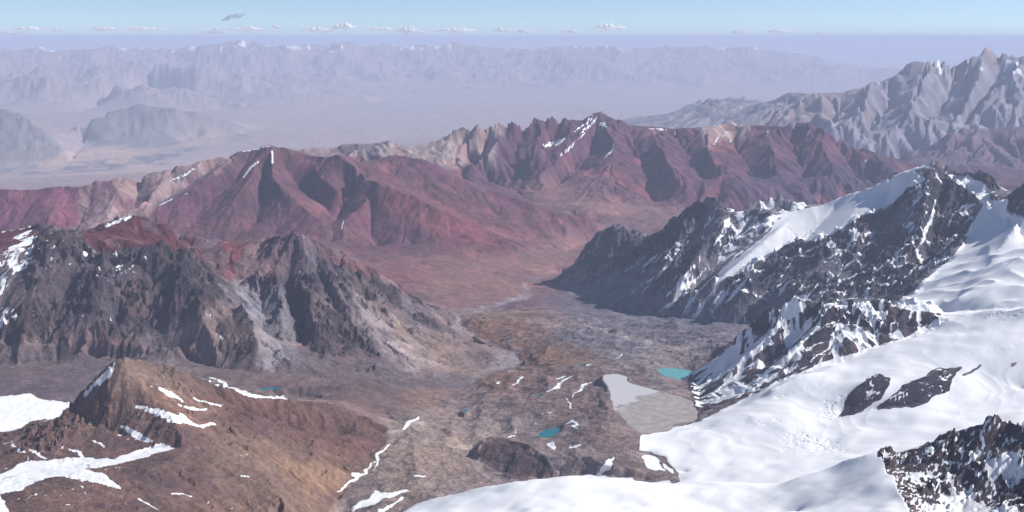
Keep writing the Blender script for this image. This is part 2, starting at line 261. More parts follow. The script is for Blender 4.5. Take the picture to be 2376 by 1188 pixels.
# ------------------------------------------------------------------ final grid
rng = np.random.RandomState(7)
bands = [(1900, 3300, 60), (3300, 5200, 170), (5200, 7200, 250), (7200, 11500, 400), (11500, 17500, 250), (17500, 22500, 130), (22500, 36500, 110), (36500, 60000, 50), (60000, 138500, 70)]
ls = []
bands = [(a, b, int(n * .95)) for a, b, n in bands]
for a, b, n in bands: ls.append(np.linspace(math.log(a), math.log(b), n, endpoint=False))
ls = np.concatenate(ls + [[math.log(138500)]])
for _ in range(40): ls[1:-1] = (ls[:-2] + 2 * ls[1:-1] + ls[2:]) / 4
M = 1120
ths = np.linspace(TH0 + 0.002, TH1 - 0.002, M)
NR = len(ls)
TH, LR = np.meshgrid(ths, ls)
TH = TH.astype(np.float32); LR = LR.astype(np.float32); R = np.exp(LR); D = R * np.cos(TH)

def bil(A, fi, fj):
    fi = np.clip(fi, 0, A.shape[0] - 1.001); fj = np.clip(fj, 0, A.shape[1] - 1.001)
    i = fi.astype(np.int32); j = fj.astype(np.int32); a = (fi - i).astype(np.float32); b = (fj - j).astype(np.float32)
    k = i * A.shape[1] + j; Fl = A.ravel()
    return (Fl[k] * (1 - a) + Fl[k + A.shape[1]] * a) * (1 - b) + (Fl[k + 1] * (1 - a) + Fl[k + A.shape[1] + 1] * a) * b
LAT = rng.rand(256, 256).astype(np.float32) * 2 - 1
def vnoise(x, y, seed=0):
    x = x + seed * 17.31; y = y + seed * 9.77
    i = np.floor(x).astype(np.int32); j = np.floor(y).astype(np.int32)
    a = (x - i).astype(np.float32); b = (y - j).astype(np.float32)
    a = a * a * a * (a * (a * 6 - 15) + 10); b = b * b * b * (b * (b * 6 - 15) + 10)
    i0 = i & 255; i1 = (i + 1) & 255; j0 = j & 255; j1 = (j + 1) & 255
    Fl = LAT.ravel()
    return (Fl[i0 * 256 + j0] * (1 - a) + Fl[i1 * 256 + j0] * a) * (1 - b) + (Fl[i0 * 256 + j1] * (1 - a) + Fl[i1 * 256 + j1] * a) * b
def fbm(x, y, oct, seed=0, gain=0.5, ridged=False):
    s = 0; a = 1.0; t = 0
    for o in range(oct):
        n = vnoise(x, y, seed + o * 3.7)
        if ridged: n = 1 - 2 * np.abs(n)
        s = s + a * n; t += a * (0.45 if not ridged else 0.6); a *= gain
        x, y = x * 1.62 + y * 1.18, -x * 1.18 + y * 1.62
    return s / t

# projection of ground points, used to look up the traced outlines (each limited to its own range of distances)
def project(Hh):
    X = R * np.sin(TH); Y = R * np.cos(TH); Z = Hh - CAMZ
    f = Y * CP - Z * SP; up = Y * SP + Z * CP
    return PW / 2 + FPX * X / f, PH / 2 - FPX * up / f

dth = ths[1] - ths[0]
dls = np.gradient(ls).astype(np.float32)[:, None]
fi0 = (LR - LR0) / dI; fj0 = (TH - TH0) / dC
Hm = bil(BASE, fi0, fj0).astype(np.float32)
II, JJ = np.meshgrid(np.arange(NR, dtype=np.float32), np.arange(M, dtype=np.float32), indexing='ij')

def grad(Hh):
    return np.gradient(Hh, axis=0) / dls, np.gradient(Hh, axis=1) / dth
def blur(A, n=1):
    for _ in range(n):
        B = np.pad(A, 1, mode='edge')
        A = (B[:-2, 1:-1] + B[2:, 1:-1] + B[1:-1, :-2] + B[1:-1, 2:] + 2 * A) / 6
    return A
def lic(src, Hh, length, steps):
    """average src along the fall line of Hh: rills, ribs and scree streaks that run downhill"""
    gi, gj = grad(Hh); g = np.sqrt(gi * gi + gj * gj) + 1e-3 * R
    di = -(gi / g); dj = -(gj / g)
    h = length / steps; acc = src.copy(); w = 1.0
    for sgn in (1, -1):
        fi, fj = II, JJ
        for k in range(steps):
            vi = bil(di, fi, fj); vj = bil(dj, fi, fj); dl = bil(dls * np.ones((1, 2), np.float32), fi, fj * 0)
            fi = fi + sgn * vi * h / dl; fj = fj + sgn * vj * h / dth
            acc = acc + bil(src, fi, fj); 
    acc /= (2 * steps + 1)
    return acc / (acc.std() + 1e-9)

# ------------------------------------------------------------------ outlines -> masks
MS = 0.5; MX, MY = 300, 40; MWd, MHt = int((PW + 600) * MS), int((PH + 200) * MS)
def raster(polys):
    A = np.zeros((MHt, MWd), np.float32)
    for poly in polys:
        p = [((u + MX) * MS, (v + MY) * MS) for u, v in poly]
        x0 = max(int(min(a for a, b in p)), 0); x1 = min(int(max(a for a, b in p)) + 2, MWd); y0 = max(int(min(b for a, b in p)), 0); y1 = min(int(max(b for a, b in p)) + 2, MHt)
        if x1 <= x0 or y1 <= y0: continue
        gx, gy = np.meshgrid(np.arange(x0, x1) + .5, np.arange(y0, y1) + .5)
        ins = np.zeros(gx.shape, bool)
        for (ax, ay), (bx, by) in zip(p, p[1:] + p[:1]):
            if ay == by: continue
            c = ((ay > gy) != (by > gy)) & (gx < (bx - ax) * (gy - ay) / (by - ay) + ax); ins ^= c
        A[y0:y1, x0:x1] = np.maximum(A[y0:y1, x0:x1], ins)
    return A
def boxblur(A, r):
    if r < 1: return A
    for ax in (0, 1):
        for _ in range(2):
            B = np.pad(A, [(r + 1, r) if k == ax else (0, 0) for k in (0, 1)], mode='edge').cumsum(axis=ax, dtype=np.float64)
            A = ((B[2*r+1:] - B[:-(2*r+1)]) if ax == 0 else (B[:, 2*r+1:] - B[:, :-(2*r+1)])) / (2 * r + 1)
    return A.astype(np.float32)
def strip(pts, w):                    # a band of width w about a line: streaks, streams
    out = []
    for i in range(len(pts) - 1):
        (x0, y0), (x1, y1) = pts[i], pts[i + 1]
        l = math.hypot(x1 - x0, y1 - y0) or 1; nx, ny = -(y1 - y0) / l, (x1 - x0) / l
        n = len(pts) - 1
        a = w * (0.25 + 0.75 * math.sin(math.pi * (i + .15) / (n + .3))) / 2; b = w * (0.25 + 0.75 * math.sin(math.pi * (i + 1.15) / (n + .3))) / 2
        ex, ey = (x1 - x0) / l * w * .15, (y1 - y0) / l * w * .15
        out.append([(x0 - ex + nx * a, y0 - ey + ny * a), (x1 + ex + nx * b, y1 + ey + ny * b), (x1 + ex - nx * b, y1 + ey - ny * b), (x0 - ex - nx * a, y0 - ey - ny * a)])
    return out
UW = VW = None
def mask(polys, feather, d=(0, 1e9), warp=1.0):
    A = boxblur(raster(polys), int(round(feather * MS / 2)))
    m = bil(A, (PV + VW * warp + MY) * MS - .5, (PU + UW * warp + MX) * MS - .5)
    if d[0] > 0 or d[1] < 1e8: m = m * ((D > d[0] * 1000) & (D < d[1] * 1000))
    return m
PU, PV = project(Hm)
K0 = 1 / 0.02
UW = fbm(TH * 60, LR * 60, 4, 1) * 9; VW = fbm(TH * 60, LR * 60, 4, 5) * 9

# --- areas of land
Z_HILL   = [[(-300,1005),(0,1004),(120,983),(165,942),(200,890),(268,832),(330,832),(385,838),(480,876),(640,920),(740,928),(860,970),(910,998),(895,1032),(870,1068),(845,1098),(815,1125),(785,1155),(740,1230),(700,1400),(-300,1400)]]
Z_MASSIF = [[(-300,540),(0,530),(75,518),(125,515),(180,540),(310,495),(400,525),(560,555),(690,533),(800,590),(940,675),(1040,725),(1105,800),(1180,850),(1090,900),(1000,905),(860,890),(780,885),(600,866),(420,836),(170,836),(-300,858)]]
Z_DARK   = [[(1290,650),(1320,620),(1345,600),(1400,530),(1440,520),(1540,525),(1640,460),(1740,460),(1810,440),(1900,465),(2090,398),(2165,362),(2210,380),(2330,430),(2376,420),(2700,400),(2700,500),(2376,510),(2330,560),(2280,480),(2230,570),(2150,650),(2060,712),(1780,740),(1700,756),(1600,750),(1480,738),(1400,716),(1330,690)]]
Z_SERR   = [[(1598,885),(1640,840),(1700,785),(1760,722),(1820,690),(2100,700),(2150,695),(2195,732),(2150,768),(2100,792),(2000,818),(1900,853),(1800,893),(1700,938),(1622,968)]]
Z_SNOW   = [[(900,1230),(944,1190),(1088,1148),(1330,1100),(1576,1116),(1545,1060),(1480,1050),(1485,1008),(1625,976),(1700,940),(1800,886),(1900,845),(2100,784),(2190,728),(2060,714),(2150,655),(2230,575),(2290,470),(2350,500),(2376,505),(2700,480),(2700,1450),(860,1450)]]
Z_NROCK  = [[(2035,1050),(2050,1040),(2100,1040),(2200,1005),(2312,962),(2350,982),(2700,985),(2700,1450),(2140,1450),(2108,1188),(2080,1130),(2058,1090)]]
m_hill = mask(Z_HILL, 4, (3, 7.15), .3); m_mass = mask(Z_MASSIF, 8, (7.9, 11.3), .6); m_dark = mask(Z_DARK, 6, (8.2, 13.8), .6)
m_serr = mask(Z_SERR, 4, (7.2, 8.6), .5); m_snowf = mask(Z_SNOW, 3, (1.5, 10.4), .35); m_nrock = mask(Z_NROCK, 3, (1.5, 4.2), .6)
m_nsnow = ((D < 5300) & (PU > 900)).astype(np.float32)
m_snowf = np.maximum(m_snowf, m_nsnow)
m_red = ((D > 11400) & (D < 18200) & (m_dark < .5)).astype(np.float32)
m_mid = ((D > 18200) & (D < 24000)).astype(np.float32)
m_gry = ((D > 24000) & (D < 40000) & (PU > 1350)).astype(np.float32)
m_gry = np.maximum(m_gry, ((D > 34000) & (D < 46000) & (PU > 1350) & (Hm > 3300)))
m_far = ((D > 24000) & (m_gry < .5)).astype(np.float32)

# ------------------------------------------------------------------ relief
def sm(x, a, b): t = np.clip((x - a) / (b - a), 0, 1); return t * t * (3 - 2 * t)
sl0 = np.sqrt(sum(g * g for g in grad(blur(Hm, 6)))) / R
steep = np.clip((sl0 - 0.12) / 0.35, 0, 1)
# craggy areas, traced
CRAG = [[(85,540),(125,515),(165,550),(240,582),(370,570),(450,585),(500,640),(500,690),(480,720),(430,740),(400,700),(330,690),(250,700),(170,760),(60,800),(0,830),(0,740),(60,640)],
        [(130,780),(200,720),(280,760),(300,830),(120,830)],[(200,690),(320,640),(450,690),(420,760),(300,740)],
        [(590,640),(640,630),(660,660),(640,700),(600,680)],[(636,690),(670,700),(690,790),(650,810)],
        [(670,650),(720,655),(760,700),(800,740),(870,790),(880,850),(800,840),(740,830),(700,790),(676,720)],
        [(740,570),(850,620),(940,680),(930,700),(880,740),(840,720),(760,640)]]
CRAG2 = [[(1340,610),(1385,550),(1440,525),(1480,555),(1520,540),(1600,485),(1650,465),(1700,495),(1740,500),(1660,600),(1620,640),(1560,620),(1500,610),(1440,640),(1370,640)],
         [(2130,380),(2165,365),(2205,380),(2260,480),(2240,540),(2180,610),(2100,680),(1960,690),(1840,690),(1720,690),(1680,660),(1780,600),(1850,560),(1920,560),(1990,490),(2100,440)],
         [(2335,440),(2700,410),(2700,500),(2380,510),(2330,520)],[(2230,400),(2320,430),(2320,470),(2270,450)],[(1500,680),(1600,640),(1620,690),(1530,730)]]
CRAG3 = [[(1700,790),(1760,725),(1830,690),(1900,700),(2180,700),(2190,740),(2080,770),(1900,760),(1800,800),(1760,800)],
         [(1950,960),(1990,900),(2040,875),(2070,880),(2050,920),(2000,955)],[(2040,950),(2100,905),(2180,860),(2230,855),(2200,900),(2120,940)]]
m_crag = np.maximum(mask(CRAG, 24, (7.9, 11)), np.maximum(mask(CRAG2, 18, (8.2, 13.8)), mask(CRAG3, 12, (6.3, 8.6))))
m_crag = np.maximum(m_crag, m_nrock * .45)
HOUT = [[(160,945),(200,890),(262,835),(300,840),(300,870),(240,930),(260,960),(180,1000),(130,1010)],[(380,840),(430,860),(420,880),(370,860)],[(500,975),(590,985),(590,1000),(510,995)],[(640,1015),(740,1050),(730,1070),(660,1040)],[(0,1005),(120,990),(160,1000),(120,1050),(0,1040)]]
m_crag = np.maximum(m_crag, mask(HOUT, 12, (3, 7.1)) * .6)
GL = [[(2165,372),(2120,384),(2040,420),(1960,450),(1890,476),(1830,490),(1800,515),(1780,545),(1730,580),(1690,610),(1665,640),(1658,660),(1672,655),(1720,632),(1790,590),(1820,570),(1850,558),(1890,560),(1930,552),(1960,530),(1990,500),(2040,490),(2080,465),(2105,435),(2140,425),(2150,415),(2120,395),(2160,385)]]
m_glac = mask(GL, 12, (9.5, 11.6), .3)
m_smooth = np.maximum(m_snowf * (1 - m_nrock) * (1 - m_serr), m_glac)
m_crag *= 1 - m_glac
m_crag *= (1 - np.clip(m_snowf * 1.0 * (1 - m_nrock) * (mask(CRAG3, 6, (6.3, 8.6)) < .3), 0, 1))

s1 = fbm(TH * 34, LR * 34, 2, 11); g1 = lic(s1, blur(Hm, 8), .035, 10)
s2 = fbm(TH * 95, LR * 95, 2, 13); Hb = blur(Hm, 2) + R * .004 * g1 * steep; g2 = lic(s2, blur(Hb, 2), .018, 9)
s3 = fbm(TH * 240, LR * 240, 2, 17); Hc = Hb - R * .0012 * np.abs(g2) * steep; g3 = lic(s3, blur(Hc, 1), .010, 8)
g4 = lic(fbm(TH * 430, LR * 430, 2, 19), blur(Hc, 1), .012, 8)
redk = np.maximum(m_red, np.maximum(m_mid, m_gry))
amp1 = steep * (0.0016 + .0002 * m_mid + .0010 * m_gry - .0009 * m_mass + .0005 * m_dark) * (1 - .85 * m_smooth) * (1 - .1 * m_hill) * (1 - .75 * ((D > 7800) & (D < 8900) & (PU < 760) & (PV > 790))) * (1 - .35 * m_red)
amp2 = steep * (0.0008 + .0004 * m_mid + .0020 * m_gry + .0004 * m_mass + .0004 * m_dark + .0003 * m_serr) * (1 - .9 * m_smooth) * (1 - .55 * m_red)
amp3 = steep * (0.00030 + .0007 * m_gry + .00015 * m_serr) * (1 - .9 * m_smooth) * (1 - .3 * m_red)
H2 = Hm - R * steep * (.0007 * m_mid + .0010 * m_gry + .0003 * m_red) * np.abs(g3) + R * (-amp1 * np.abs(g1) * 1.5 + amp1 * 1.2 - amp2 * np.abs(g2) * 1.6 + amp2 * 1.28 + amp3 * g3)
H2 -= R * .00020 * np.abs(g4) * steep * (1 - .9 * m_smooth) * (D < 24000)
# crags: broken ridged rock
rg = fbm(TH * 70 + g1 * .15, LR * 70, 6, 23, .62, True); rg2 = fbm(TH * 210, LR * 210, 4, 29, .6, True)
m_scree = mask([[(780,690),(850,690),(930,760),(1040,800),(1130,850),(1090,905),(900,890),(820,790)],[(500,665),(640,670),(640,860),(600,860),(540,740)]], 30, (7.9, 11.2))
APR = [[(1300,660),(1380,640),(1430,655),(1520,690),(1600,715),(1740,715),(1720,760),(1480,742),(1400,722)]]
m_talus = mask([[(-400,800),(300,795),(560,815),(700,840),(760,890),(-400,870)]], 44, (7.8, 9.6))
m_crag *= 1 - .8 * m_talus
m_apron = mask(APR, 24, (8.5, 14))
m_crag *= 1 - .9 * m_apron
cin = np.clip(m_crag + .26 * m_mass * (1 - m_scree) * (1 - m_talus) + .34 * m_dark * (1 - m_glac) * (1 - m_apron) + .17 * m_hill + .2 * m_serr, 0, 1) * (1 - m_smooth) * (1 - .5 * (1 - steep))
on = fbm(TH * 52 + g2 * .06, LR * 52 + UW * .01, 6, 83, .62)
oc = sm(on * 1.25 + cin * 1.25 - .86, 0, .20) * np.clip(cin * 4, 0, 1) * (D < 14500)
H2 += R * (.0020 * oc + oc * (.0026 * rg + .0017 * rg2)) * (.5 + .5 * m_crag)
# general small-scale unevenness
fz = fbm(TH * 120, LR * 120, 5, 31, .55)
flat = 1 - steep
H2 += R * fz * (.00025 + .0004 * steep * (1 - m_red * .7)) * (1 - .97 * m_smooth) * (1 - .6 * m_far)
# hummocky moraine and roches moutonnees in the valley
VAL = [[(1060,735),(1180,715),(1400,735),(1700,760),(1700,800),(1600,850),(1430,880),(1420,1000),(1490,1040),(1480,1090),(1330,1100),(1100,1140),(900,1170),(860,1100),(910,1000),(1000,960),(1050,920),(1130,870),(1200,850),(1200,820),(1110,790)]]
m_val = mask(VAL, 30, (5.3, 12.5))
hum = fbm(TH * 55 + fz * .1, LR * 55, 5, 37, .55, True)
hum2 = fbm(TH * 150, LR * 110, 4, 41, .55, True)
H2 += R * m_val * (.0018 * fbm(TH * 34, LR * 34, 3, 37, .5, True) + .00035 * hum + .00018 * hum2)
# moraine ridges lying along the valley
mor = [[(1350,740),(1500,735),(1700,745),(1760,760),(1700,830),(1500,840),(1400,820),(1250,790)]]
m_mor = mask(mor, 26, (8.2, 12))
MW = LR * 120 + TH * 40 + 2.2 * fbm(TH * 14, LR * 14, 3, 39) + fz * .6
H2 += R * m_mor * .0017 * (1 - np.abs(np.sin(MW)) ** .7)
# far country
ff = fbm(TH * 26, LR * 26, 6, 43, .55, True)
fm = np.clip((Hm - 2850) / 900, 0, 1) * m_far
m_lowh = (D < 60000)
H2 += R * fm * np.where(m_lowh, .0011, .0034) * (ff - .1)
H2 += R * fm * (~m_lowh) * .0042 * fbm(TH * 14, LR * 14, 3, 97)
H2 += R * m_far * (1 - fm) * .00008 * fz
# glacier undulation
gl = fbm(TH * 30, LR * 30, 3, 47)
H2 += R * m_snowf * (1 - m_nrock) * (.0021 * fbm(TH * 17, LR * 17, 3, 49) + .0004 * gl)
ICE = [[(1900,960),(1930,925),(1960,915),(1970,940),(1940,965)],[(1830,535),(1880,530),(1930,545),(1900,560),(1850,560)],[(1780,1040),(1870,1020),(1990,1040),(1900,1060)]]
m_ice = mask(ICE, 14, (5.5, 11.5))
H2 += R * m_ice * .00035 * fbm(TH * 160, LR * 260, 4, 59, .6, True)

FOLD = [[(1850,1085),(1960,1060),(2040,1052),(2070,1100),(2105,1188),(2140,1300),(1700,1300),(1780,1150)]]
FOLD2 = [[(2080,695),(2150,650),(2300,560),(2450,520),(2450,716),(2200,728)]]
H2 += R * mask(FOLD, 40, (3, 4.6)) * .0016 * fbm(TH * 26, LR * 20, 2, 105, .4)
H2 += R * mask(FOLD2, 40, (7.5, 9.6)) * .0022 * fbm(TH * 26, LR * 36, 2, 107, .4, True)
GLF = [[(1650,975),(1800,900),(2000,850),(2200,760),(2450,720),(2450,960),(2250,950),(2000,1010),(1750,1080),(1580,1090),(1520,1020)]]
m_glf = mask(GLF, 40, (5.5, 7.8))
H2 += R * m_glf * .00032 * (1 - np.abs(np.sin(TH * 95 + LR * 60 + 3 * fbm(TH * 16, LR * 16, 3, 109))) ** .6)
CREV = [[(1930,925),(1960,915),(1980,930),(1960,962),(1900,968),(1870,960)],[(1720,985),(1800,978),(1880,982),(1880,988),(1790,986),(1722,990)],[(1800,1020),(1860,1004),(1900,1015),(1990,1038),(1950,1048),(1860,1030)],[(1830,530),(1880,522),(1935,545),(1900,556),(1850,556)],[(1960,810),(2010,805),(2020,825),(1980,830)],[(2300,720),(2376,730),(2376,745),(2300,735)]]
m_crev = mask(CREV, 10, (5.5, 11.5))
H2 -= R * m_crev * .0011 * sm(np.abs(fbm(TH * 150, LR * 330, 3, 111)), .18, .02)

# ---- lakes: flat beds a little under each water surface
LAKES = [
 ('turquoise glacial lake with a milky surface beside the serrated rocky ridge', [(1523,856),(1545,853),(1580,855),(1606,862),(1604,872),(1590,884),(1562,879),(1540,872),(1528,864)], 4606, 'turq'),
 ('large grey silty lake partly covered with pale ice at the glacier edge', [(1397,873),(1425,869),(1458,872),(1452,884),(1475,893),(1510,902),(1545,911),(1592,922),(1612,938),(1622,962),(1612,982),(1575,984),(1548,1004),(1480,1006),(1462,990),(1450,975),(1428,960),(1420,935),(1415,905)], 4622, 'silt'),
 ('deep blue teal pool among brown rocks right of the valley centre', [(1246,1011),(1258,1000),(1285,992),(1308,993),(1300,1005),(1282,1017),(1262,1019)], 4550, 'teal'),
 ('narrow dark teal lake behind the brown foreground hill', [(595,904),(620,898),(655,898),(650,908),(620,910)], 4598, 'teal'),
 ('tiny bright teal pool left of the valley stream', [(1072,953),(1082,949),(1086,953),(1078,958)], 4500, 'teal'),
 ('small oval blue tarn on the rocky rise', [(1237,918),(1250,914),(1260,918),(1252,923)], 4535, 'teal'),
 ('dark blue tarn beneath the snow streaks', [(1333,849),(1350,845),(1362,848),(1352,853)], 4545, 'teal'),
 ('long dark tarn in the brown hummocks', [(1158,769),(1180,765),(1190,768),(1175,772)], 4425, 'dark'),
 ('dark round tarn in the lower hummocks', [(1167,787),(1180,783),(1188,787),(1178,790)], 4435, 'dark'),
 ('farthest dark tarn of the brown hummocks', [(1112,740),(1122,736),(1128,740),(1120,743)], 4405, 'dark'),
 ('small turquoise pond beyond the turquoise lake', [(1506,827),(1518,825),(1530,828),(1520,832)], 4585, 'turq'),
 ('small blue pond between the two large lakes', [(1500,873),(1509,869),(1516,873),(1508,877)], 4606, 'teal'),
 ('pale blue pond on the grey moraine', [(1318,789),(1330,786),(1334,790),(1324,792)], 4480, 'turq'),
]
WX = R * np.sin(TH); WY = R * np.cos(TH)
def inpoly(gx, gy, p):
    ins = np.zeros(gx.shape, bool)
    for (ax, ay), (bx, by) in zip(p, p[1:] + p[:1]):
        if ay == by: continue
        ins ^= ((ay > gy) != (by > gy)) & (gx < (bx - ax) * (gy - ay) / (by - ay) + ax)
    return ins
lake_polys = []; SHORE = np.zeros(H2.shape, np.float32)
for (lab, pix, z, kind) in LAKES:
    w = []
    for u, v in pix:
        th, l, _ = P(u, v, z=z); r = math.exp(l); w.append((r * sin(th), r * cos(th)))
    # round the outline
    for _ in range(2):
        w = [q for a, b in zip(w, w[1:] + w[:1]) for q in ((a[0]*.75+b[0]*.25, a[1]*.75+b[1]*.25), (a[0]*.25+b[0]*.75, a[1]*.25+b[1]*.75))]
    if kind == 'silt':                # ragged shore
        cx = sum(a for a, b in w) / len(w); cy = sum(b for a, b in w) / len(w)
        w = [q for a, b in zip(w, w[1:] + w[:1]) for q in (a, ((a[0] + b[0]) / 2, (a[1] + b[1]) / 2))]
        def shore_r(a, b):
            an = math.atan2(b - cy, a - cx); return 1 + .020 * sin(7 * an + 1) + .016 * sin(13 * an + 2) + .010 * sin(29 * an) + .007 * sin(43 * an + 1)
        w = [(cx + (a - cx) * shore_r(a, b), cy + (b - cy) * shore_r(a, b)) for a, b in w]
    lake_polys.append(w)
    cx = sum(a for a, b in w) / len(w); cy = sum(b for a, b in w) / len(w)
    rad = max(math.hypot(a - cx, b - cy) for a, b in w)
    jj = np.where(np.abs(ths - math.atan2(cx, cy)) < (rad * 1.9 + 120) / math.hypot(cx, cy))[0]; ii = np.where(np.abs(np.exp(ls) - math.hypot(cx, cy)) < rad * 1.9 + 120)[0]
    sl = (slice(ii[0], ii[-1] + 1), slice(jj[0], jj[-1] + 1))
    ins = inpoly(WX[sl], WY[sl], w).astype(np.float32)
    bl = blur(ins, 6 if rad > 150 else 3); 
    near = blur(np.clip(bl * 6, 0, 1), 10)
    hh = H2[sl]
    SHORE[sl] = np.maximum(SHORE[sl], np.clip(blur(ins, 14 if rad > 150 else 5) * 3, 0, 1))
    hh = hh * (1 - near) + (z + 4 + (hh - z) * .15) * near
    hh = np.where(ins > .5, z - 6, np.where(bl > .02, np.maximum(hh, z + 1.5), hh))
    H2[sl] = hh

HF = H2
PU, PV = project(HF)
print('relief done')

# ------------------------------------------------------------------ colours of the ground
def C(r, g, b):                       # 8-bit colour -> linear
    f = lambda c: ((c / 255 + .055) / 1.055) ** 2.4 if c > 10 else c / 255 / 12.92
    return np.array([f(r), f(g), f(b)], np.float32)
ALB = np.empty(HF.shape + (3,), np.float32)
ALB[:] = C(135, 115, 112)
def paint(m, c, s=1.0):
    global ALB
    m = np.clip(m * s, 0, 1)[..., None]; ALB = ALB * (1 - m) + c * m
gi, gj = grad(HF); slope = np.sqrt(gi * gi + gj * gj) / R
n1 = fbm(TH * 22, LR * 22, 5, 61); n2 = fbm(TH * 90, LR * 90, 5, 67); n3 = fbm(TH * 300, LR * 300, 3, 71)
st = .6 * g2 + .4 * g3
def sm(x, a, b): t = np.clip((x - a) / (b - a), 0, 1); return t * t * (3 - 2 * t)

# valley
paint((D > 5000) & (D < 14000), C(138, 124, 122)); paint(sm(n1, -.1, .7) * (D < 13000), C(104, 90, 94), .7); paint(sm(-n2, 0.1, 1) * (D < 13000), C(148, 132, 126), .6)
VN = fbm(TH * 40, LR * 60, 4, 101, .55, True); paint(sm(VN, .3, .8) * (D < 12500), C(92, 82, 86), .75); paint(sm(VN, -.1, -.7) * (D < 12500), C(140, 122, 116), .4)
paint(mask([[(1060,720),(1230,700),(1330,760),(1300,840),(1200,900),(1130,900),(1080,800)]], 60, (8, 14)), C(130, 98, 86), .7)
paint(mask([[(640,880),(900,850),(1060,800),(1130,870),(1060,930),(900,960),(760,930)]], 60, (7, 9.8)), C(126, 96, 84), .7)
paint(mask([[(1200,870),(1400,860),(1420,940),(1470,1010),(1380,1060),(1330,960),(1200,950)]], 60, (6, 9.5)), C(124, 102, 98), .6)
paint(mask([[(930,980),(1080,960),(1200,1000),(1060,1120),(900,1180),(860,1100)]], 70, (5, 8)), C(156, 140, 130), .6)
paint(mask([[(1098,1060),(1120,1020),(1180,1022),(1260,1050),(1286,1090),(1280,1114),(1200,1110),(1140,1088)]], 8, (5.5, 7.6)), C(84, 68, 72), .95)
paint(m_mor, C(106, 100, 112), .85); paint(m_mor * sm(np.sin(2 * MW + 1), .2, .9), C(134, 130, 138), .5)
paint(mask([[(1340,785),(1480,815),(1620,790),(1700,800),(1560,850),(1440,850)]], 20, (8, 10.5)), C(140, 132, 132), .6)
paint(mask([[(1230,690),(1330,660),(1420,700),(1500,735),(1400,745),(1250,730)]], 30, (9, 14)), C(128, 112, 116), .7)
# red apron
paint((D > 11200) & (D < 18200), C(124, 102, 104), 1); paint(mask([[(900,590),(1100,560),(1400,540),(1340,610),(1220,660),(1180,700),(1060,730),(960,690),(820,600)]], 40, (10.5, 18)), C(134, 108, 100), .8)
paint(mask([[(900,600),(1000,640),(940,680),(870,640)]], 30, (10.5, 15)), C(120, 72, 86), .7)
paint(sm(n2, .1, .9) * m_red, C(134, 92, 84), .45)
# red slopes
RED = [[(-300,430),(220,425),(200,540),(340,500),(500,380),(560,345),(640,330),(760,355),(900,350),(1060,400),(1260,470),(1390,510),(1200,580),(1000,600),(830,600),(780,570),(-300,570)]]
paint(mask(RED, 24, (13, 18.2)), C(104, 74, 80), .95)
paint(mask([[(880,425),(1000,470),(1200,570),(1080,570),(960,540),(900,500)]], 26, (13.5, 16)), C(132, 82, 86), .8)
paint(mask([[(440,470),(600,480),(740,520),(760,560),(480,560)]], 30, (13.5, 16)), C(94, 66, 80), .5)
TAN = [[(180,435),(225,415),(290,405),(340,398),(412,380),(520,360),(535,366),(470,410),(400,455),(330,500),(240,540),(150,540),(180,490)]]
paint(mask(TAN, 16, (13, 17.5)), C(172, 152, 144), .95); paint(mask(TAN, 10, (13, 17.5)) * sm(g2, .2, 1), C(150, 118, 124), .6)
paint(mask([[(-300,430),(190,432),(170,500),(140,540),(-300,560)]], 16, (13, 17.5)), C(126, 80, 96), .8)
paint(m_red * sm(g2, .3, 1.6) * steep, C(116, 66, 84), .5); paint(m_red * sm(-g2, .4, 1.6) * steep, C(176, 118, 118), .3)
# mid range
paint(m_mid, C(100, 72, 84)); 
paint(mask([[(600,330),(940,320),(1050,300),(1100,275),(1180,275),(1150,330),(1140,360),(1170,400),(1100,350),(1060,390),(1020,395),(900,360),(760,370),(640,370)]], 16, (18.3, 22.5)), C(168, 156, 146), .95)
paint(mask([[(1620,290),(1700,272),(1740,285),(1735,310),(1660,315),(1640,335)]], 14, (18.3, 22.5)), C(186, 172, 160), .9)
paint(mask([[(1160,430),(1260,400),(1400,440),(1500,480),(1600,500),(1500,545),(1330,510)]], 40, (17.5, 20.5)), C(140, 112, 108), .75)
paint(mask([[(1750,400),(1850,370),(2100,380),(2130,430),(1900,480),(1700,470)]], 30, (18.2, 20.8)), C(78, 70, 92), .8)
paint(m_mid * sm(g2, 0, 1.5) * steep, C(100, 58, 80), .55); paint(m_mid * sm(-g2, .5, 1.7) * steep, C(176, 112, 108), .4)
# grey mountain
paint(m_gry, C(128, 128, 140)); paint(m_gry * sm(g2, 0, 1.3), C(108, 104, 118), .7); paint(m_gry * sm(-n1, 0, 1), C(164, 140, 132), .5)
paint(((D > 23500) & (D < 29000) & (PU > 1900)) * 1.0, C(92, 70, 90), .8)
# plains and far hills, paled and low in contrast: haze put into the colour
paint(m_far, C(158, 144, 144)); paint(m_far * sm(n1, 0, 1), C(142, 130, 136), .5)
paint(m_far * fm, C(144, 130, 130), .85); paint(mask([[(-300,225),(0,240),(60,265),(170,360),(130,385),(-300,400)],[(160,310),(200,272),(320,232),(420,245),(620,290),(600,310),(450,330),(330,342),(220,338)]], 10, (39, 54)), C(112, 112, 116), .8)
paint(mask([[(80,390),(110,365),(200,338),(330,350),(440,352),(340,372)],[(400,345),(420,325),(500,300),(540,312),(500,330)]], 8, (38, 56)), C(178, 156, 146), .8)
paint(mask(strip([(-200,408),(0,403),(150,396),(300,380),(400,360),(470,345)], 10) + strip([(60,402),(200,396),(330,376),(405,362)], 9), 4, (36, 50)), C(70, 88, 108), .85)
paint(mask(strip([(-200,425),(100,418),(330,400),(600,372),(900,330)], 30), 20, (33, 56)), C(190, 170, 160), .5)
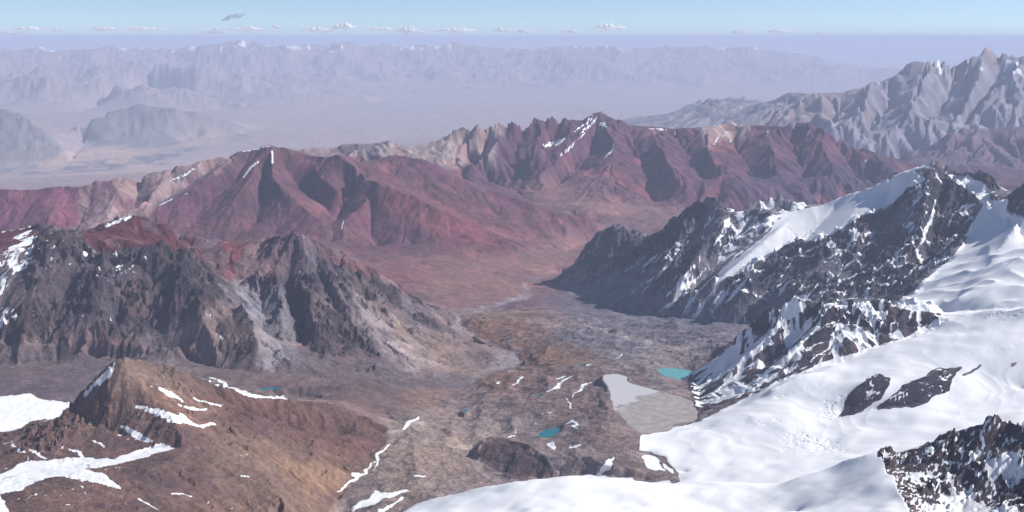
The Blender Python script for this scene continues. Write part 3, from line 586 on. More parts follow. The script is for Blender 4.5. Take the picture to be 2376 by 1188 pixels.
# left massif
paint(m_mass, C(110, 98, 102)); paint(m_mass * sm(n2, 0, .8), C(90, 80, 88), .6); paint(m_mass * sm(n1, .1, .7), C(128, 110, 108), .6)
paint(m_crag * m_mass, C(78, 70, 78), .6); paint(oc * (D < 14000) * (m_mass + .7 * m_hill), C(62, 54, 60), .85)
paint(m_crag * sm(rg, .3, 1.1) * m_mass, C(92, 78, 82), .5)
paint(mask([[(180,545),(240,518),(310,495),(345,505),(405,530),(412,560),(418,600),(300,600),(240,590)],[(-300,550),(0,530),(75,520),(90,545),(60,580),(0,620),(-300,700)]], 6, (9.3, 11.3)), C(88, 42, 52), .95)
paint(mask([[(412,545),(470,552),(480,620),(450,610),(420,600)]], 8, (9.3, 11.3)), C(98, 60, 70), .9)
paint(mask([[(470,555),(500,558),(540,600),(530,655),(500,640)]], 12, (9.2, 11.3)), C(88, 64, 74), .8)
paint(mask([[(500,560),(560,558),(600,556),(560,600),(550,655),(530,650),(535,600)]], 10, (9.2, 11.3)), C(112, 58, 66), .9)
paint(mask([[(600,555),(680,540),(740,570),(700,620),(600,640),(560,655),(570,600)]], 16, (9.2, 10.3)), C(124, 100, 106), .85)
paint(mask([[(700,545),(780,580),(860,618),(940,672),(960,700),(880,640),(780,600)]], 8, (9.5, 10.6)), C(112, 62, 70), .7)
paint(mask([[(500,660),(640,668),(680,720),(690,800),(680,860),(610,860),(600,780),(560,700)]], 16, (7.9, 9.8)), C(128, 124, 132), .85)
paint(mask([[(530,730),(570,740),(600,790),(604,840),(570,860),(520,840)]], 8, (7.9, 9.8)), C(94, 82, 82), .9)
for p_, w_, c_ in (([(800,650),(850,720),(930,800),(1040,860)], 22, C(168, 162, 170)), ([(860,700),(930,770),(1010,830)], 16, C(176, 168, 170)), ([(560,670),(600,740),(606,800),(598,850)], 16, C(140, 138, 150)), ([(700,560),(760,640),(800,700),(880,790),(960,860)], 26, C(120, 112, 120))):
    paint(mask(strip(p_, w_), 14, (7.9, 11.2)) * np.clip(.8 + .5 * g4, 0, 1), c_, .8)
paint(mask([[(860,800),(930,830),(1000,880),(920,890),(840,870)]], 24, (7.9, 10)), C(92, 84, 92), .6)
paint(mask([[(800,690),(850,700),(930,790),(1060,860),(1000,870),(900,830),(830,770)]], 22, (8, 10)), C(156, 148, 154), .35)
paint(mask([[(830,640),(880,690),(960,760),(1100,830),(1130,860),(1080,900),(1000,870),(930,800),(860,720)]], 26, (8, 11)), C(132, 117, 112), .6)
paint(mask([[(150,790),(220,750),(320,780),(350,820),(260,834),(150,830)],[(260,680),(330,650),(360,700),(300,740)]], 22, (7.9, 9.6)), C(124, 98, 96), .6)
paint(m_mass * sm(st, .3, 1.4) * (1 - m_crag), C(120, 110, 116), .4)
paint(mask([[(-300,855),(170,840),(400,842),(330,850),(200,890),(170,940),(-300,940)]], 16, (6.3, 8.5)), C(98, 84, 92), .9)
paint(mask([[(420,840),(600,870),(780,885),(900,890),(980,930),(900,960),(760,925),(640,915),(480,875)]], 16, (6.9, 8.6)), C(98, 82, 84), .85)
paint(mask([[(-300,815),(300,815),(600,835),(900,860),(1000,890),(900,900),(600,885),(300,860),(-300,880)]], 34, (7.6, 9)), C(100, 88, 92), .6)
# brown hill
paint(m_hill, C(114, 92, 86)); paint(m_hill * sm(n2 + g2 * .3, 0, .9), C(84, 68, 70), .7)
paint(mask([[(270,838),(400,850),(420,900),(520,950),(480,960),(380,930),(300,900),(240,900)]], 26, (5, 7.1)), C(140, 120, 108), .8)
paint(mask([[(420,880),(640,930),(780,950),(900,1000),(860,1070),(780,1060),(640,1010),(500,960)]], 36, (5, 7.1)), C(112, 84, 76), .85)
paint(mask([[(520,930),(620,950),(700,980),(760,1010),(680,1000),(560,960)]], 14, (5, 7.1)), C(100, 70, 70), .6)
paint(mask([[(500,990),(640,1020),(740,1070),(820,1110),(760,1180),(700,1260),(600,1260),(540,1180),(480,1090)]], 40, (4.5, 6.8)), C(128, 106, 94), .85)
paint(mask([[(640,1060),(740,1070),(820,1105),(790,1150),(700,1130)]], 26, (4.5, 6.8)), C(148, 120, 100), .75)
paint(mask([[(320,860),(400,900),(500,990),(440,1000),(360,960)]], 22, (5, 7)), C(140, 108, 92), .6)
paint(m_hill * sm(st, .2, 1.5), C(86, 66, 70), .45)
# right massif
paint(m_dark, C(112, 111, 122)); paint(m_dark * sm(st, .2, 1.3), C(112, 108, 120), .6)
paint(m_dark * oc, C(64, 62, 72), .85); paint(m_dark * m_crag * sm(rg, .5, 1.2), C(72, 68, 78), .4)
paint(mask([[(1340,660),(1420,640),(1500,680),(1560,720),(1480,738),(1380,712)]], 22, (9.5, 14)), C(116, 118, 128), .8)
paint(mask([[(1250,690),(1340,650),(1440,700),(1560,740),(1700,760),(1640,790),(1450,760),(1300,730)]], 36, (8.5, 14)), C(104, 102, 112), .7)
paint(m_apron * np.clip(.8 + .35 * g4, 0, 1), C(112, 114, 126), .85)
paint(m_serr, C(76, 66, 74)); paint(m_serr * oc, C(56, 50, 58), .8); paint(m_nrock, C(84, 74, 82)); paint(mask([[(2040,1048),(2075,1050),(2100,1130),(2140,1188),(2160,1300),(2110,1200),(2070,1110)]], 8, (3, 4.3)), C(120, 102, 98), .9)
paint(mask([[(1940,965),(1990,895),(2040,870),(2075,878),(2050,925),(2000,960)],[(2030,952),(2090,900),(2170,858),(2240,850),(2205,905),(2120,945)]], 4, (6.2, 7.4)), C(58, 52, 62), 1)
# stream beds
paint(mask(strip([(1345,612),(1290,630),(1225,655),(1212,690),(1130,715),(1065,728),(1060,755),(1110,790),(1150,808),(1195,820),(1205,848),(1140,858),(1100,885),(1092,912)], 7) , 3, (7.5, 15), .6), C(150, 146, 152), .7)
paint(mask([[(1140,812),(1195,812),(1212,850),(1150,862),(1110,885),(1090,880),(1130,850),(1160,835)]], 8, (7.5, 11), .5), C(150, 142, 144), .8)
paint(mask([[(1090,750),(1160,745),(1210,775),(1200,805),(1130,795),(1090,775)],[(1220,800),(1330,800),(1400,840),(1300,860),(1215,845)],[(1110,860),(1200,865),(1180,905),(1105,915)]], 24, (7.5, 11.5)), C(126, 98, 80), .6)
paint(mask(strip([(1250,965),(1190,985),(1120,1000),(1088,1030),(1085,1045),(1112,1075),(1125,1115)], 9) + strip([(1230,660),(1216,690),(1150,712)], 10) + strip([(900,1010),(940,990),(1000,980)], 8) + strip([(1330,745),(1400,770),(1500,800),(1620,812)], 12) + strip([(1180,735),(1260,750),(1330,765)], 8), 4, (5.5, 13), .8), C(166, 158, 156), .6)
paint(mask([[(1060,1030),(1110,1000),(1180,985),(1180,1000),(1110,1030),(1100,1060),(1085,1070)]], 12, (5.5, 8)), C(176, 160, 150), .6)
paint(SHORE * np.clip(.7 + n3, 0, 1), C(92, 86, 90), .6)
tx = .16 * n3 + .14 * n2 + .10 * n1 + .07 * np.clip(g3, -2, 2) * steep + .06 * np.clip(g2, -2, 2) * steep
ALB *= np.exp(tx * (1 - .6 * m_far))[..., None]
ALB[..., 0] *= 1 + .03 * n1; ALB[..., 2] *= 1 - .05 * n1
ALB *= np.array([1.0, .98, .98], np.float32)
rr = np.clip(m_red + m_mid, 0, 1)[..., None]; ALB *= 1 - rr * np.array([.16, .20, .12], np.float32)
ALB = np.clip(ALB, .008, .75)

# ------------------------------------------------------------------ snow cover
SN = np.zeros(HF.shape, np.float32)
def snow(m, s=1.0):
    global SN
    SN = np.maximum(SN, m * s)
def patchy(m, cov, src):              # broken cover: bare where the field src is low and on the steepest rock
    src = src - .5 * np.clip(slope - 1.1, 0, 1.2)
    snow(m * np.clip(.5 + (src - (1 - 2 * cov)) * .45, 0, 1))
# solid fields
UWs, VWs = UW, VW
snow(mask(Z_SNOW, 3, (1.5, 10.4), .3)); snow(m_nsnow)
SN *= (1 - np.clip(m_nrock * 1.3, 0, 1)) * (1 - mask([[(1940,965),(1990,895),(2040,870),(2070,878),(2045,925),(2000,960)],[(2030,952),(2090,900),(2170,858),(2230,852),(2200,905),(2120,945)],[(2235,868),(2290,843),(2285,850),(2240,872)],[(2340,850),(2370,838),(2345,856)]], 4, (6.2, 7.4), .5))
SN *= (1 - mask([[(1478,1048),(1540,1056),(1560,1075),(1578,1116),(1480,1118),(1470,1080)]], 4, (5.3, 7), .5))
SN *= (1 - mask([[(1330,1100),(1100,1142),(944,1190),(900,1100),(1300,1000),(1470,1050),(1576,1112)]], 3, (5.25, 9), .3))
snow(mask([[(1484,1060),(1520,1058),(1535,1075),(1545,1100),(1500,1085)],[(1540,1062),(1560,1085),(1565,1110),(1550,1100)]], 4, (5.3, 7), .6))
snow(mask(GL, 3, (9.5, 11.6), .35)); 
snow(mask([[(2206,398),(2240,405),(2280,425),(2300,445),(2290,475),(2240,440),(2215,420)],[(2285,470),(2340,458),(2335,490),(2300,560),(2240,620),(2150,670),(2060,716),(2160,640),(2230,570)]], 4, (8.4, 11), .4))
snow(mask([[(1812,705),(1840,698),(1872,702),(1865,720),(1840,740),(1815,755),(1808,750)]], 3, (7.6, 8.3), .3))
snow(mask([[(-300,915),(0,918),(70,914),(100,928),(165,935),(160,960),(110,1010),(-300,1010)]], 3, (6.3, 8), .3))
HS = [[(195,912),(215,885),(245,855),(268,840),(262,862),(238,888),(215,900),(195,925)],
      [(0,1100),(40,1075),(100,1068),(200,1062),(260,1065),(330,1040),(380,1032),(405,1040),(360,1055),(290,1070),(200,1085),(240,1100),(290,1135),(240,1125),(170,1108),(110,1110),(50,1135),(0,1145)],
      [(0,1150),(20,1180),(50,1260),(-300,1260),(-300,1130),(0,1090)]]
snow(mask(HS, 2, (4, 6.3), .35))
SK = [([(350,890),(395,912),(430,935)],8),([(450,922),(490,934),(515,940)],6),([(315,948),(370,963),(430,972)],10),([(355,970),(410,975),(495,990)],9),([(285,988),(320,1008),(355,1020)],12),([(418,942),(450,952),(475,952)],6),
      ([(482,878),(560,908),(610,920),(670,925)],7),([(25,1030),(60,1048)],8),([(70,1042),(110,1062)],6),([(155,1045),(190,1062)],8),([(210,1022),(235,1036)],5),([(400,955),(440,975),(410,980)],4),([(320,1160),(370,1185)],5),([(400,1148),(440,1152)],4),([(560,1100),(580,1104)],4),
      ([(940,992),(955,982),(972,972)],8),([(905,1030),(880,1060),(868,1095)],5),([(870,1072),(845,1100),(800,1130),(780,1145)],5),([(958,1106),(985,1100)],6),([(815,1100),(835,1104)],8),
      ([(1190,895),(1215,875)],5),([(1300,890),(1320,870)],4),([(1275,905),(1300,890),(1325,868)],5),([(1340,915),(1350,895),(1375,890)],5),([(1315,925),(1320,945)],6),([(1330,925),(1345,905)],4),([(1175,1010),(1195,1002)],5),([(1280,1035),(1290,1045)],14),([(1325,1032),(1350,1028)],6),([(1305,985),(1325,980),(1340,995)],6),([(1385,1110),(1410,1085),(1425,1070)],14),([(1400,1110),(1440,1115)],12),
      ([(820,1188),(870,1155),(940,1138)],16),([(880,1188),(930,1160)],10),([(1150,890),(1165,880)],4),([(1290,880),(1310,868)],4),([(1240,985),(1250,990)],4),([(1260,965),(1285,955)],3),([(1430,832),(1440,825)],5),([(1360,848),(1378,845)],4)]
snow(mask([q for p, w in SK for q in strip(p, w * 1.25)], 2, (4.8, 9.5), .55) * np.clip(1.25 + .45 * n3 + .3 * n2, .45, 1.5), 1.1)
# streaks lying in the gullies of the two dark ridges
DSK = [([(1695,505),(1680,535),(1655,570)],8),([(1745,500),(1722,530),(1700,560)],7),([(1720,520),(1705,545)],5),([(1790,520),(1765,545)],6),([(1625,600),(1580,650),(1545,690)],6),([(1600,655),(1560,700),(1530,725)],5),([(1640,620),(1600,665),(1580,690)],4),
  ([(1560,600),(1530,640)],4),([(1485,600),(1440,640)],4),([(1525,590),(1490,625)],4),([(1500,650),(1465,682)],3),([(1570,640),(1520,690)],3),([(1655,680),(1620,715)],4),([(1840,600),(1800,650),(1780,680)],5),([(1870,640),(1848,685)],4),([(1815,640),(1790,680)],4),([(2172,465),(2155,530),(2125,590)],9),([(2150,480),(2140,520)],5),
  ([(2060,560),(2040,600)],5),([(1990,620),(1960,685)],4),([(1960,600),(1938,665)],4),([(1925,640),(1905,690)],3),([(1900,650),(1870,700)],4),([(2040,620),(2010,680)],4),([(2225,470),(2200,525)],6),([(2130,610),(2090,655)],6),([(2100,560),(2080,600)],4),([(2200,560),(2170,600)],5),([(1700,660),(1760,690),(1780,700)],4),
  ([(1850,715),(1800,765),(1740,820),(1640,885)],15),([(1790,790),(1700,850),(1615,905)],12),([(1760,835),(1680,895),(1630,925)],7),([(1905,755),(1830,830),(1775,872)],10),([(1855,800),(1780,865),(1715,905)],7),([(1950,740),(1930,778)],7),([(2000,730),(1982,790)],8),([(2050,740),(2030,782)],6),([(1885,735),(1850,790)],6),
  ([(1725,790),(1670,830),(1610,868)],10),([(1700,905),(1660,935),(1630,950)],6),([(1975,740),(1950,800)],5),([(2080,740),(2060,770)],5),([(1930,800),(1880,840)],5)]
snow(mask([q for p, w in DSK for q in strip(p, w)], 2, (7.3, 13), .35) * np.clip(1.15 + .4 * n3, .5, 1.4), 1.1)
# broken snow
patchy(mask([[(-100,600),(0,590),(60,535),(88,548),(70,620),(0,690),(-100,760)],[(0,720),(30,700),(40,740),(0,770)]], 10, (8.3, 10.4)), .58, g4 * .6 + n3 * .5)
patchy(mask([[(0,535),(40,530),(75,523),(75,528),(0,542)],[(240,520),(305,500),(310,506),(245,530)],[(650,543),(688,537),(680,545)],[(500,655),(560,664),(585,660),(560,668)]], 3, (9, 10.6), .2), .8, n3)
patchy(mask([[(100,540),(300,590),(260,660),(140,620),(70,640)],[(150,570),(400,590),(380,640),(200,680)]], 26, (8.5, 9.7)), .13, n3 * .8 + n2 * .5)
patchy(m_serr, .46, g4 * .5 - g3 * .35 + n2 * .25); patchy(mask([[(1600,885),(1700,800),(1790,720),(1830,740),(1740,820),(1660,900),(1610,900)]], 14, (7.4, 8.4)), .68, g4 * .5 - g3 * .35); 
patchy(mask(Z_DARK, 30, (8.2, 12)) * (PU > 1560), 0.26, g4 * .5 - g3 * .3 + n2 * .4); patchy(mask([[(1690,490),(1860,490),(1780,560),(1660,660),(1560,700),(1540,690),(1640,580)]], 20, (9.8, 12)), 0.46, g4 * .5 - g3 * .35 + n2 * .3)
patchy(mask([[(1480,560),(1560,520),(1600,600),(1500,700),(1440,690)]], 20, (10, 12.7)), .20, g4 * .55 - g3 * .3)
patchy(mask([[(2100,380),(2300,420),(2330,480),(2200,620),(2050,700),(1900,690),(2000,560)]], 20, (8.5, 11)), .24, g4 * .45 - g3 * .25 + n3 * .25 + n2 * .3)
n4 = fbm(TH * 520, LR * 420, 3, 91)
NUN = [[(1940,965),(1990,895),(2040,870),(2070,878),(2045,925),(2000,960)],[(2030,952),(2090,900),(2170,858),(2230,852),(2200,905),(2120,945)]]
patchy(mask(NUN, 8, (6.2, 7.4)), .27, g4 * .45 + n4 * .4)
patchy(m_hill * sm(n1, -.1, .5) * (PU < 620), .07, n4 * .55 + g4 * .35); patchy(m_mass * (PU < 700) * (PV < 800), .05, n4 * .5 + n2 * .4)
patchy(m_nrock, .40, n4 * .8 + n3 * .35); patchy(mask([[(2100,1070),(2140,1080),(2150,1120),(2110,1110)],[(2270,1070),(2376,1040),(2376,1110),(2290,1120)],[(2120,1170),(2240,1140),(2376,1180),(2376,1400),(2150,1400)]], 24, (2, 4.2)), .85, n2)
patchy(mask([[(1740,460),(1810,440),(1890,465),(1860,490),(1750,490)]], 6, (12.3, 13)), .30, g4 * .5 - g3 * .3)
# snow on far summits
RSK = [([(605,372),(585,385),(565,412)],5),([(632,350),(632,380)],4),([(560,350),(600,345),(630,338)],4),([(400,462),(370,478)],6),([(470,380),(425,408),(395,418)],5),([(450,440),(430,450)],4),([(520,372),(508,385)],3),([(800,510),(792,530)],4),([(875,440),(862,452)],3)]
snow(mask([q for p, w in RSK for q in strip(p, w)], 1.5, (13, 17.5), .2), 1.1)
GSK = [([(1310,322),(1290,332),(1262,338)],13),([(1345,320),(1320,345),(1300,362)],4),([(1366,300),(1335,330),(1310,358)],4),([(1425,330),(1420,350),(1400,370)],4),([(1380,285),(1400,290),(1410,292)],10),([(1385,272),(1372,290),(1345,310)],5),([(1375,275),(1350,295),(1330,310)],4),([(1100,305),(1080,325)],5),([(1080,310),(1055,335)],4),([(1700,290),(1680,315)],4),([(1670,310),(1655,335)],5),([(1700,318),(1690,330)],4),([(1860,288),(1840,315)],4),([(1785,300),(1780,315)],3),([(1570,300),(1560,318)],4),([(1730,290),(1732,302)],4),([(2010,370),(1998,380)],4),([(1500,298),(1530,300),(1560,302)],3),([(1880,305),(1870,315)],3),([(1375,268),(1360,280)],4)]
snow(mask([q for p, w in GSK for q in strip(p, w)], 1.5, (18, 22), .2), 1.1)
hmask = np.clip((HF - 5800) / 500, 0, 1) * m_gry
patchy(np.clip(hmask * 1.5, 0, 1), .33, g4 * .5 + g3 * .3 + n3 * .3); snow(.85 * np.clip(.75 + .5 * g4, 0, 1) * mask([[(2285,118),(2302,110),(2325,125),(2300,150),(2280,140)],[(2120,158),(2160,140),(2140,150),(2060,190),(1990,210)],[(2250,190),(2262,180),(2240,215),(2225,225)],[(2330,130),(2370,150),(2376,180),(2345,160)]], 3, (30, 37)))
patchy(m_far * np.clip((HF - 5450) / 600, 0, 1), .34, n3 * .6 + n2 * .5)
# clear the water
ROUGH = np.clip(.45 + .3 * m_hill + .75 * m_crag + .3 * m_serr + .25 * m_mass + .2 * m_dark + .4 * m_val + .5 * m_nrock, 0, 1)
print('colour done')

# ------------------------------------------------------------------ material for the ground
def nt(name):
    m = bpy.data.materials.new(name); m.use_nodes = True; t = m.node_tree; t.nodes.clear(); return m, t.nodes, t.links
def ground_material(name):
    m, n, l = nt(name)
    o = n.new('ShaderNodeOutputMaterial'); bs = n.new('ShaderNodeBsdfPrincipled'); l.new(bs.outputs[0], o.inputs[0])
    bs.inputs['Roughness'].default_value = .95; bs.inputs['Specular IOR Level'].default_value = .12
    at = n.new('ShaderNodeAttribute'); at.attribute_name = 'ground_colour'
    sn = n.new('ShaderNodeAttribute'); sn.attribute_name = 'snow_cover'
    rg_ = n.new('ShaderNodeAttribute'); rg_.attribute_name = 'ruggedness'
    tc = n.new('ShaderNodeTexCoord')
    def noise(scale, det, rough=.6):
        x = n.new('ShaderNodeTexNoise'); x.inputs['Scale'].default_value = scale; x.inputs['Detail'].default_value = det; x.inputs['Roughness'].default_value = rough
        l.new(tc.outputs['Object'], x.inputs['Vector']); return x
    def math_(op, a, b, c=None):
        x = n.new('ShaderNodeMath'); x.operation = op
        for k, q in enumerate((a, b, c)):
            if q is None: continue
            if isinstance(q, (int, float)): x.inputs[k].default_value = q
            else: l.new(q, x.inputs[k])
        return x.outputs[0]
    nA = noise(1 / 180., 8, .68); nB = noise(1 / 28., 5, .65)
    # grain of the stone
    g = math_('MULTIPLY_ADD', nA.outputs['Fac'], .9, .55); g = math_('MULTIPLY', g, math_('MULTIPLY_ADD', nB.outputs['Fac'], .7, .65))
    mx = n.new('ShaderNodeMix'); mx.data_type = 'RGBA'; mx.blend_type = 'MULTIPLY'; mx.inputs[0].default_value = 1
    l.new(at.outputs['Color'], mx.inputs[6]); cb = n.new('ShaderNodeCombineColor')
    for k in range(3): l.new(g, cb.inputs[k])
    l.new(cb.outputs[0], mx.inputs[7])
    # snow edge
    e = math_('ADD', sn.outputs['Fac'], math_('MULTIPLY_ADD', nB.outputs['Fac'], .5, -.25)); e = math_('ADD', e, math_('MULTIPLY_ADD', nA.outputs['Fac'], .4, -.2))
    mr = n.new('ShaderNodeMapRange'); mr.inputs['From Min'].default_value = .46; mr.inputs['From Max'].default_value = .56; l.new(e, mr.inputs['Value'])
    nS = noise(1 / 900., 5, .55)
    sc = n.new('ShaderNodeMix'); sc.data_type = 'RGBA'; l.new(nS.outputs['Fac'], sc.inputs[0]); sc.inputs[6].default_value = (.78, .80, .84, 1); sc.inputs[7].default_value = (.86, .865, .88, 1)
    m2 = n.new('ShaderNodeMix'); m2.data_type = 'RGBA'; l.new(mr.outputs[0], m2.inputs[0]); l.new(mx.outputs[2], m2.inputs[6]); l.new(sc.outputs[2], m2.inputs[7])
    l.new(m2.outputs[2], bs.inputs['Base Color'])
    bp = n.new('ShaderNodeBump'); bp.inputs['Distance'].default_value = 1.0
    inv = math_('MULTIPLY_ADD', mr.outputs[0], -.975, 1.0)
    hgt = math_('ADD', math_('MULTIPLY', nA.outputs['Fac'], 60.), math_('MULTIPLY', nB.outputs['Fac'], 14.))
    hgt = math_('MULTIPLY', hgt, math_('MULTIPLY', inv, rg_.outputs['Fac']))
    l.new(hgt, bp.inputs['Height']); l.new(bp.outputs[0], bs.inputs['Normal'])
    return m
GM = ground_material('mountain_ground')

# ------------------------------------------------------------------ meshes, one per landform
ZN = np.zeros(HF.shape, np.int8)      # 0 valley
ZN[(m_red > .5)] = 5; ZN[(D > 18200)] = 6; ZN[(D > 24000) & (PU > 1350)] = 7; ZN[(m_far > .5)] = 8
ZN[(m_far > .5) & (D > 66000) & (D < 134000)] = 9; ZN[(m_far > .5) & (D > 39500) & (D < 56000) & (PU < 640) & (Hm > 2770)] = 10
ZN[(D > 7900) & (D < 11400) & (m_mass > .5)] = 2; ZN[(m_hill > .5)] = 1; ZN[(m_dark > .5)] = 3; ZN[m_serr > .5] = 4; ZN[(m_snowf > .5) & (m_serr < .5)] = 11; ZN[m_nrock > .5] = 12
ZN[mask([[(-300,900),(0,900),(180,900),(180,1020),(-300,1020)]], 2, (6.3, 8)) * SN > .5] = 13
ZI = {0: ('valley_floor', 'brown and grey rocky valley floor with moraine mounds, tarns and a braided stream'),
      1: ('hill', 'brown barren hill with curved snow streaks, left foreground'),
      2: ('mountain', 'black craggy mountain with a crimson shoulder and grey scree, left of the valley'),
      3: ('mountain', 'black rock mountain with a glacier draped over its crest, right of the valley'),
      4: ('rocky_ridge', 'serrated dark ridge striped with snow above the silty lake'),
      5: ('mountain', 'crimson red mountain with smooth spurs and a tan shoulder'),
      6: ('mountain_range', 'long purple and tan mountain range in the middle distance'),
      7: ('mountain', 'hazy grey mountain with snow-capped summit at upper right'),
      8: ('plain', 'pale hazy river plain beyond the mountains'),
      9: ('mountain_range', 'faint snow-dotted mountain range on the far horizon'),
      10: ('hill', 'dark hazy hills rising from the pale plain at far left'),
      11: ('glacier', 'broad white glacier and snowfields flowing across the right foreground'),
      12: ('rocky_ridge', 'snow-flecked dark rock ridge in the lower right corner'),
      13: ('snowfield', 'flat white snowfield behind the brown hill at the left edge')}
X = (R * np.sin(TH)).astype(np.float32); Y = (R * np.cos(TH)).astype(np.float32)
co = np.stack([X, Y, HF.astype(np.float32)], -1).reshape(-1, 3)
# normals of the whole surface, shared across the seams
da = np.empty((NR, M, 3), np.float32); db = np.empty((NR, M, 3), np.float32); c3 = co.reshape(NR, M, 3)
da = np.gradient(c3, axis=1); db = np.gradient(c3, axis=0)
nn = np.cross(da, db).reshape(-1, 3); nn /= np.linalg.norm(nn, axis=1)[:, None]; nn *= np.sign(nn[:, 2:3])
idx = np.arange(NR * M).reshape(NR, M)
quads = np.stack([idx[:-1, :-1], idx[:-1, 1:], idx[1:, 1:], idx[1:, :-1]], -1).reshape(-1, 4)
qz = ZN[:-1, :-1].reshape(-1)
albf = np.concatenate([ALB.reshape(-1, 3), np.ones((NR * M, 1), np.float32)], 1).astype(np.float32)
snf = SN.reshape(-1).astype(np.float32); rof = ROUGH.reshape(-1).astype(np.float32)
for z, (nm_, lab) in ZI.items():
    q = quads[qz == z]
    if not len(q): print('EMPTY ZONE', z); continue
    used, inv = np.unique(q, return_inverse=True); inv = inv.reshape(-1, 4)
    me = bpy.data.meshes.new(nm_)
    me.vertices.add(len(used)); me.vertices.foreach_set('co', co[used].ravel())
    me.loops.add(inv.size); me.loops.foreach_set('vertex_index', inv.ravel().astype(np.int32))
    me.polygons.add(len(q)); me.polygons.foreach_set('loop_start', np.arange(0, inv.size, 4, dtype=np.int32)); 
    me.polygons.foreach_set('use_smooth', np.ones(len(q), bool))
    me.update(calc_edges=True)
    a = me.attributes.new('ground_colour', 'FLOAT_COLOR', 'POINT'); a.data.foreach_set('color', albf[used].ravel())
    a = me.attributes.new('snow_cover', 'FLOAT', 'POINT'); a.data.foreach_set('value', snf[used])
    a = me.attributes.new('ruggedness', 'FLOAT', 'POINT'); a.data.foreach_set('value', rof[used])
    me.normals_split_custom_set_from_vertices(nn[used])
    me.materials.append(GM)
    o = bpy.data.objects.new(nm_, me); col.objects.link(o); o['kind'] = 'structure'; o['label'] = lab

# wide ground out to the horizon, under and around the mountains
gm, n, l = nt('desert_ground')
o_ = n.new('ShaderNodeOutputMaterial'); b_ = n.new('ShaderNodeBsdfPrincipled'); l.new(b_.outputs[0], o_.inputs[0]); b_.inputs['Roughness'].default_value = .95
tc = n.new('ShaderNodeTexCoord'); nz = n.new('ShaderNodeTexNoise'); nz.inputs['Scale'].default_value = 1 / 9000.; nz.inputs['Detail'].default_value = 8; l.new(tc.outputs['Object'], nz.inputs['Vector'])
cr = n.new('ShaderNodeValToRGB'); cr.color_ramp.elements[0].color = (.28, .23, .20, 1); cr.color_ramp.elements[1].color = (.46, .38, .33, 1); cr.color_ramp.elements[0].position = .3; cr.color_ramp.elements[1].position = .7
l.new(nz.outputs['Fac'], cr.inputs[0]); l.new(cr.outputs[0], b_.inputs['Base Color'])
me = bpy.data.meshes.new('ground'); G = 280000.; vv = []; ff_ = []
N_ = 28
for i in range(N_ + 1):
    for j in range(N_ + 1):
        x = -G + 2 * G * i / N_; y = -G + 2 * G * j / N_
        vv.append((x, y, 2560 + 60 * sin(x / 31000.) * cos(y / 27000.)))
for i in range(N_):
    for j in range(N_):
        a = i * (N_ + 1) + j; ff_.append((a, a + N_ + 1, a + N_ + 2, a + 1))
me.from_pydata(vv, [], ff_); me.materials.append(gm)
o = bpy.data.objects.new('ground', me); col.objects.link(o); o['kind'] = 'structure'

# ------------------------------------------------------------------ lakes
def water(name, c, rough=.12):
    m, n, l = nt(name); o = n.new('ShaderNodeOutputMaterial'); b = n.new('ShaderNodeBsdfPrincipled'); l.new(b.outputs[0], o.inputs[0])
    b.inputs['Roughness'].default_value = rough; b.inputs['Specular IOR Level'].default_value = .35
    tc = n.new('ShaderNodeTexCoord'); z = n.new('ShaderNodeTexNoise'); z.inputs['Scale'].default_value = 1 / 60.; z.inputs['Detail'].default_value = 5; l.new(tc.outputs['Object'], z.inputs['Vector'])
    r = n.new('ShaderNodeValToRGB'); r.color_ramp.elements[0].position = .3; r.color_ramp.elements[1].position = .7
    r.color_ramp.elements[0].color = tuple(np.array(c) * .88) + (1,); r.color_ramp.elements[1].color = tuple(np.minimum(np.array(c) * 1.1, .9)) + (1,)
    l.new(z.outputs['Fac'], r.inputs[0]); l.new(r.outputs[0], b.inputs['Base Color'])
    return m, n, l, b, r, tc
WM = {'turq': water('turquoise_water', C(92, 160, 158))[0], 'teal': water('teal_water', C(12, 108, 120))[0], 'dark': water('dark_water', C(44, 66, 78))[0]}
m, n, l, b, r, tc = water('silty_water', C(168, 156, 154), .35)
z = n.new('ShaderNodeTexNoise'); z.inputs['Scale'].default_value = 1 / 260.; z.inputs['Detail'].default_value = 7; z.inputs['Roughness'].default_value = .6; l.new(tc.outputs['Object'], z.inputs['Vector'])
sx = n.new('ShaderNodeSeparateXYZ'); l.new(tc.outputs['Object'], sx.inputs[0])
ad = n.new('ShaderNodeMath'); ad.operation = 'MULTIPLY_ADD'; xx = n.new('ShaderNodeMath'); xx.operation = 'MULTIPLY_ADD'; l.new(sx.outputs['X'], xx.inputs[0]); xx.inputs[1].default_value = -1.37; l.new(sx.outputs['Y'], xx.inputs[2])
ad.inputs[1].default_value = 1 / 420.; l.new(xx.outputs[0], ad.inputs[0]); ad.inputs[2].default_value = 0.
a2 = n.new('ShaderNodeMath'); a2.operation = 'MULTIPLY_ADD'; l.new(z.outputs['Fac'], a2.inputs[0]); a2.inputs[1].default_value = 2.2; l.new(ad.outputs[0], a2.inputs[2])
mr = n.new('ShaderNodeMapRange'); mr.inputs['From Min'].default_value = 1.30; mr.inputs['From Max'].default_value = 1.40; l.new(a2.outputs[0], mr.inputs['Value'])
mx = n.new('ShaderNodeMix'); mx.data_type = 'RGBA'; l.new(mr.outputs[0], mx.inputs[0]); l.new(r.outputs[0], mx.inputs[6]); mx.inputs[7].default_value = tuple(C(190, 188, 190)) + (1,)
l.new(mx.outputs[2], b.inputs['Base Color']); b.inputs['Roughness'].default_value = .4; r.color_ramp.elements[0].color = tuple(C(140, 130, 126)) + (1,); r.color_ramp.elements[1].color = tuple(C(176, 166, 160)) + (1,); WM['silt'] = m
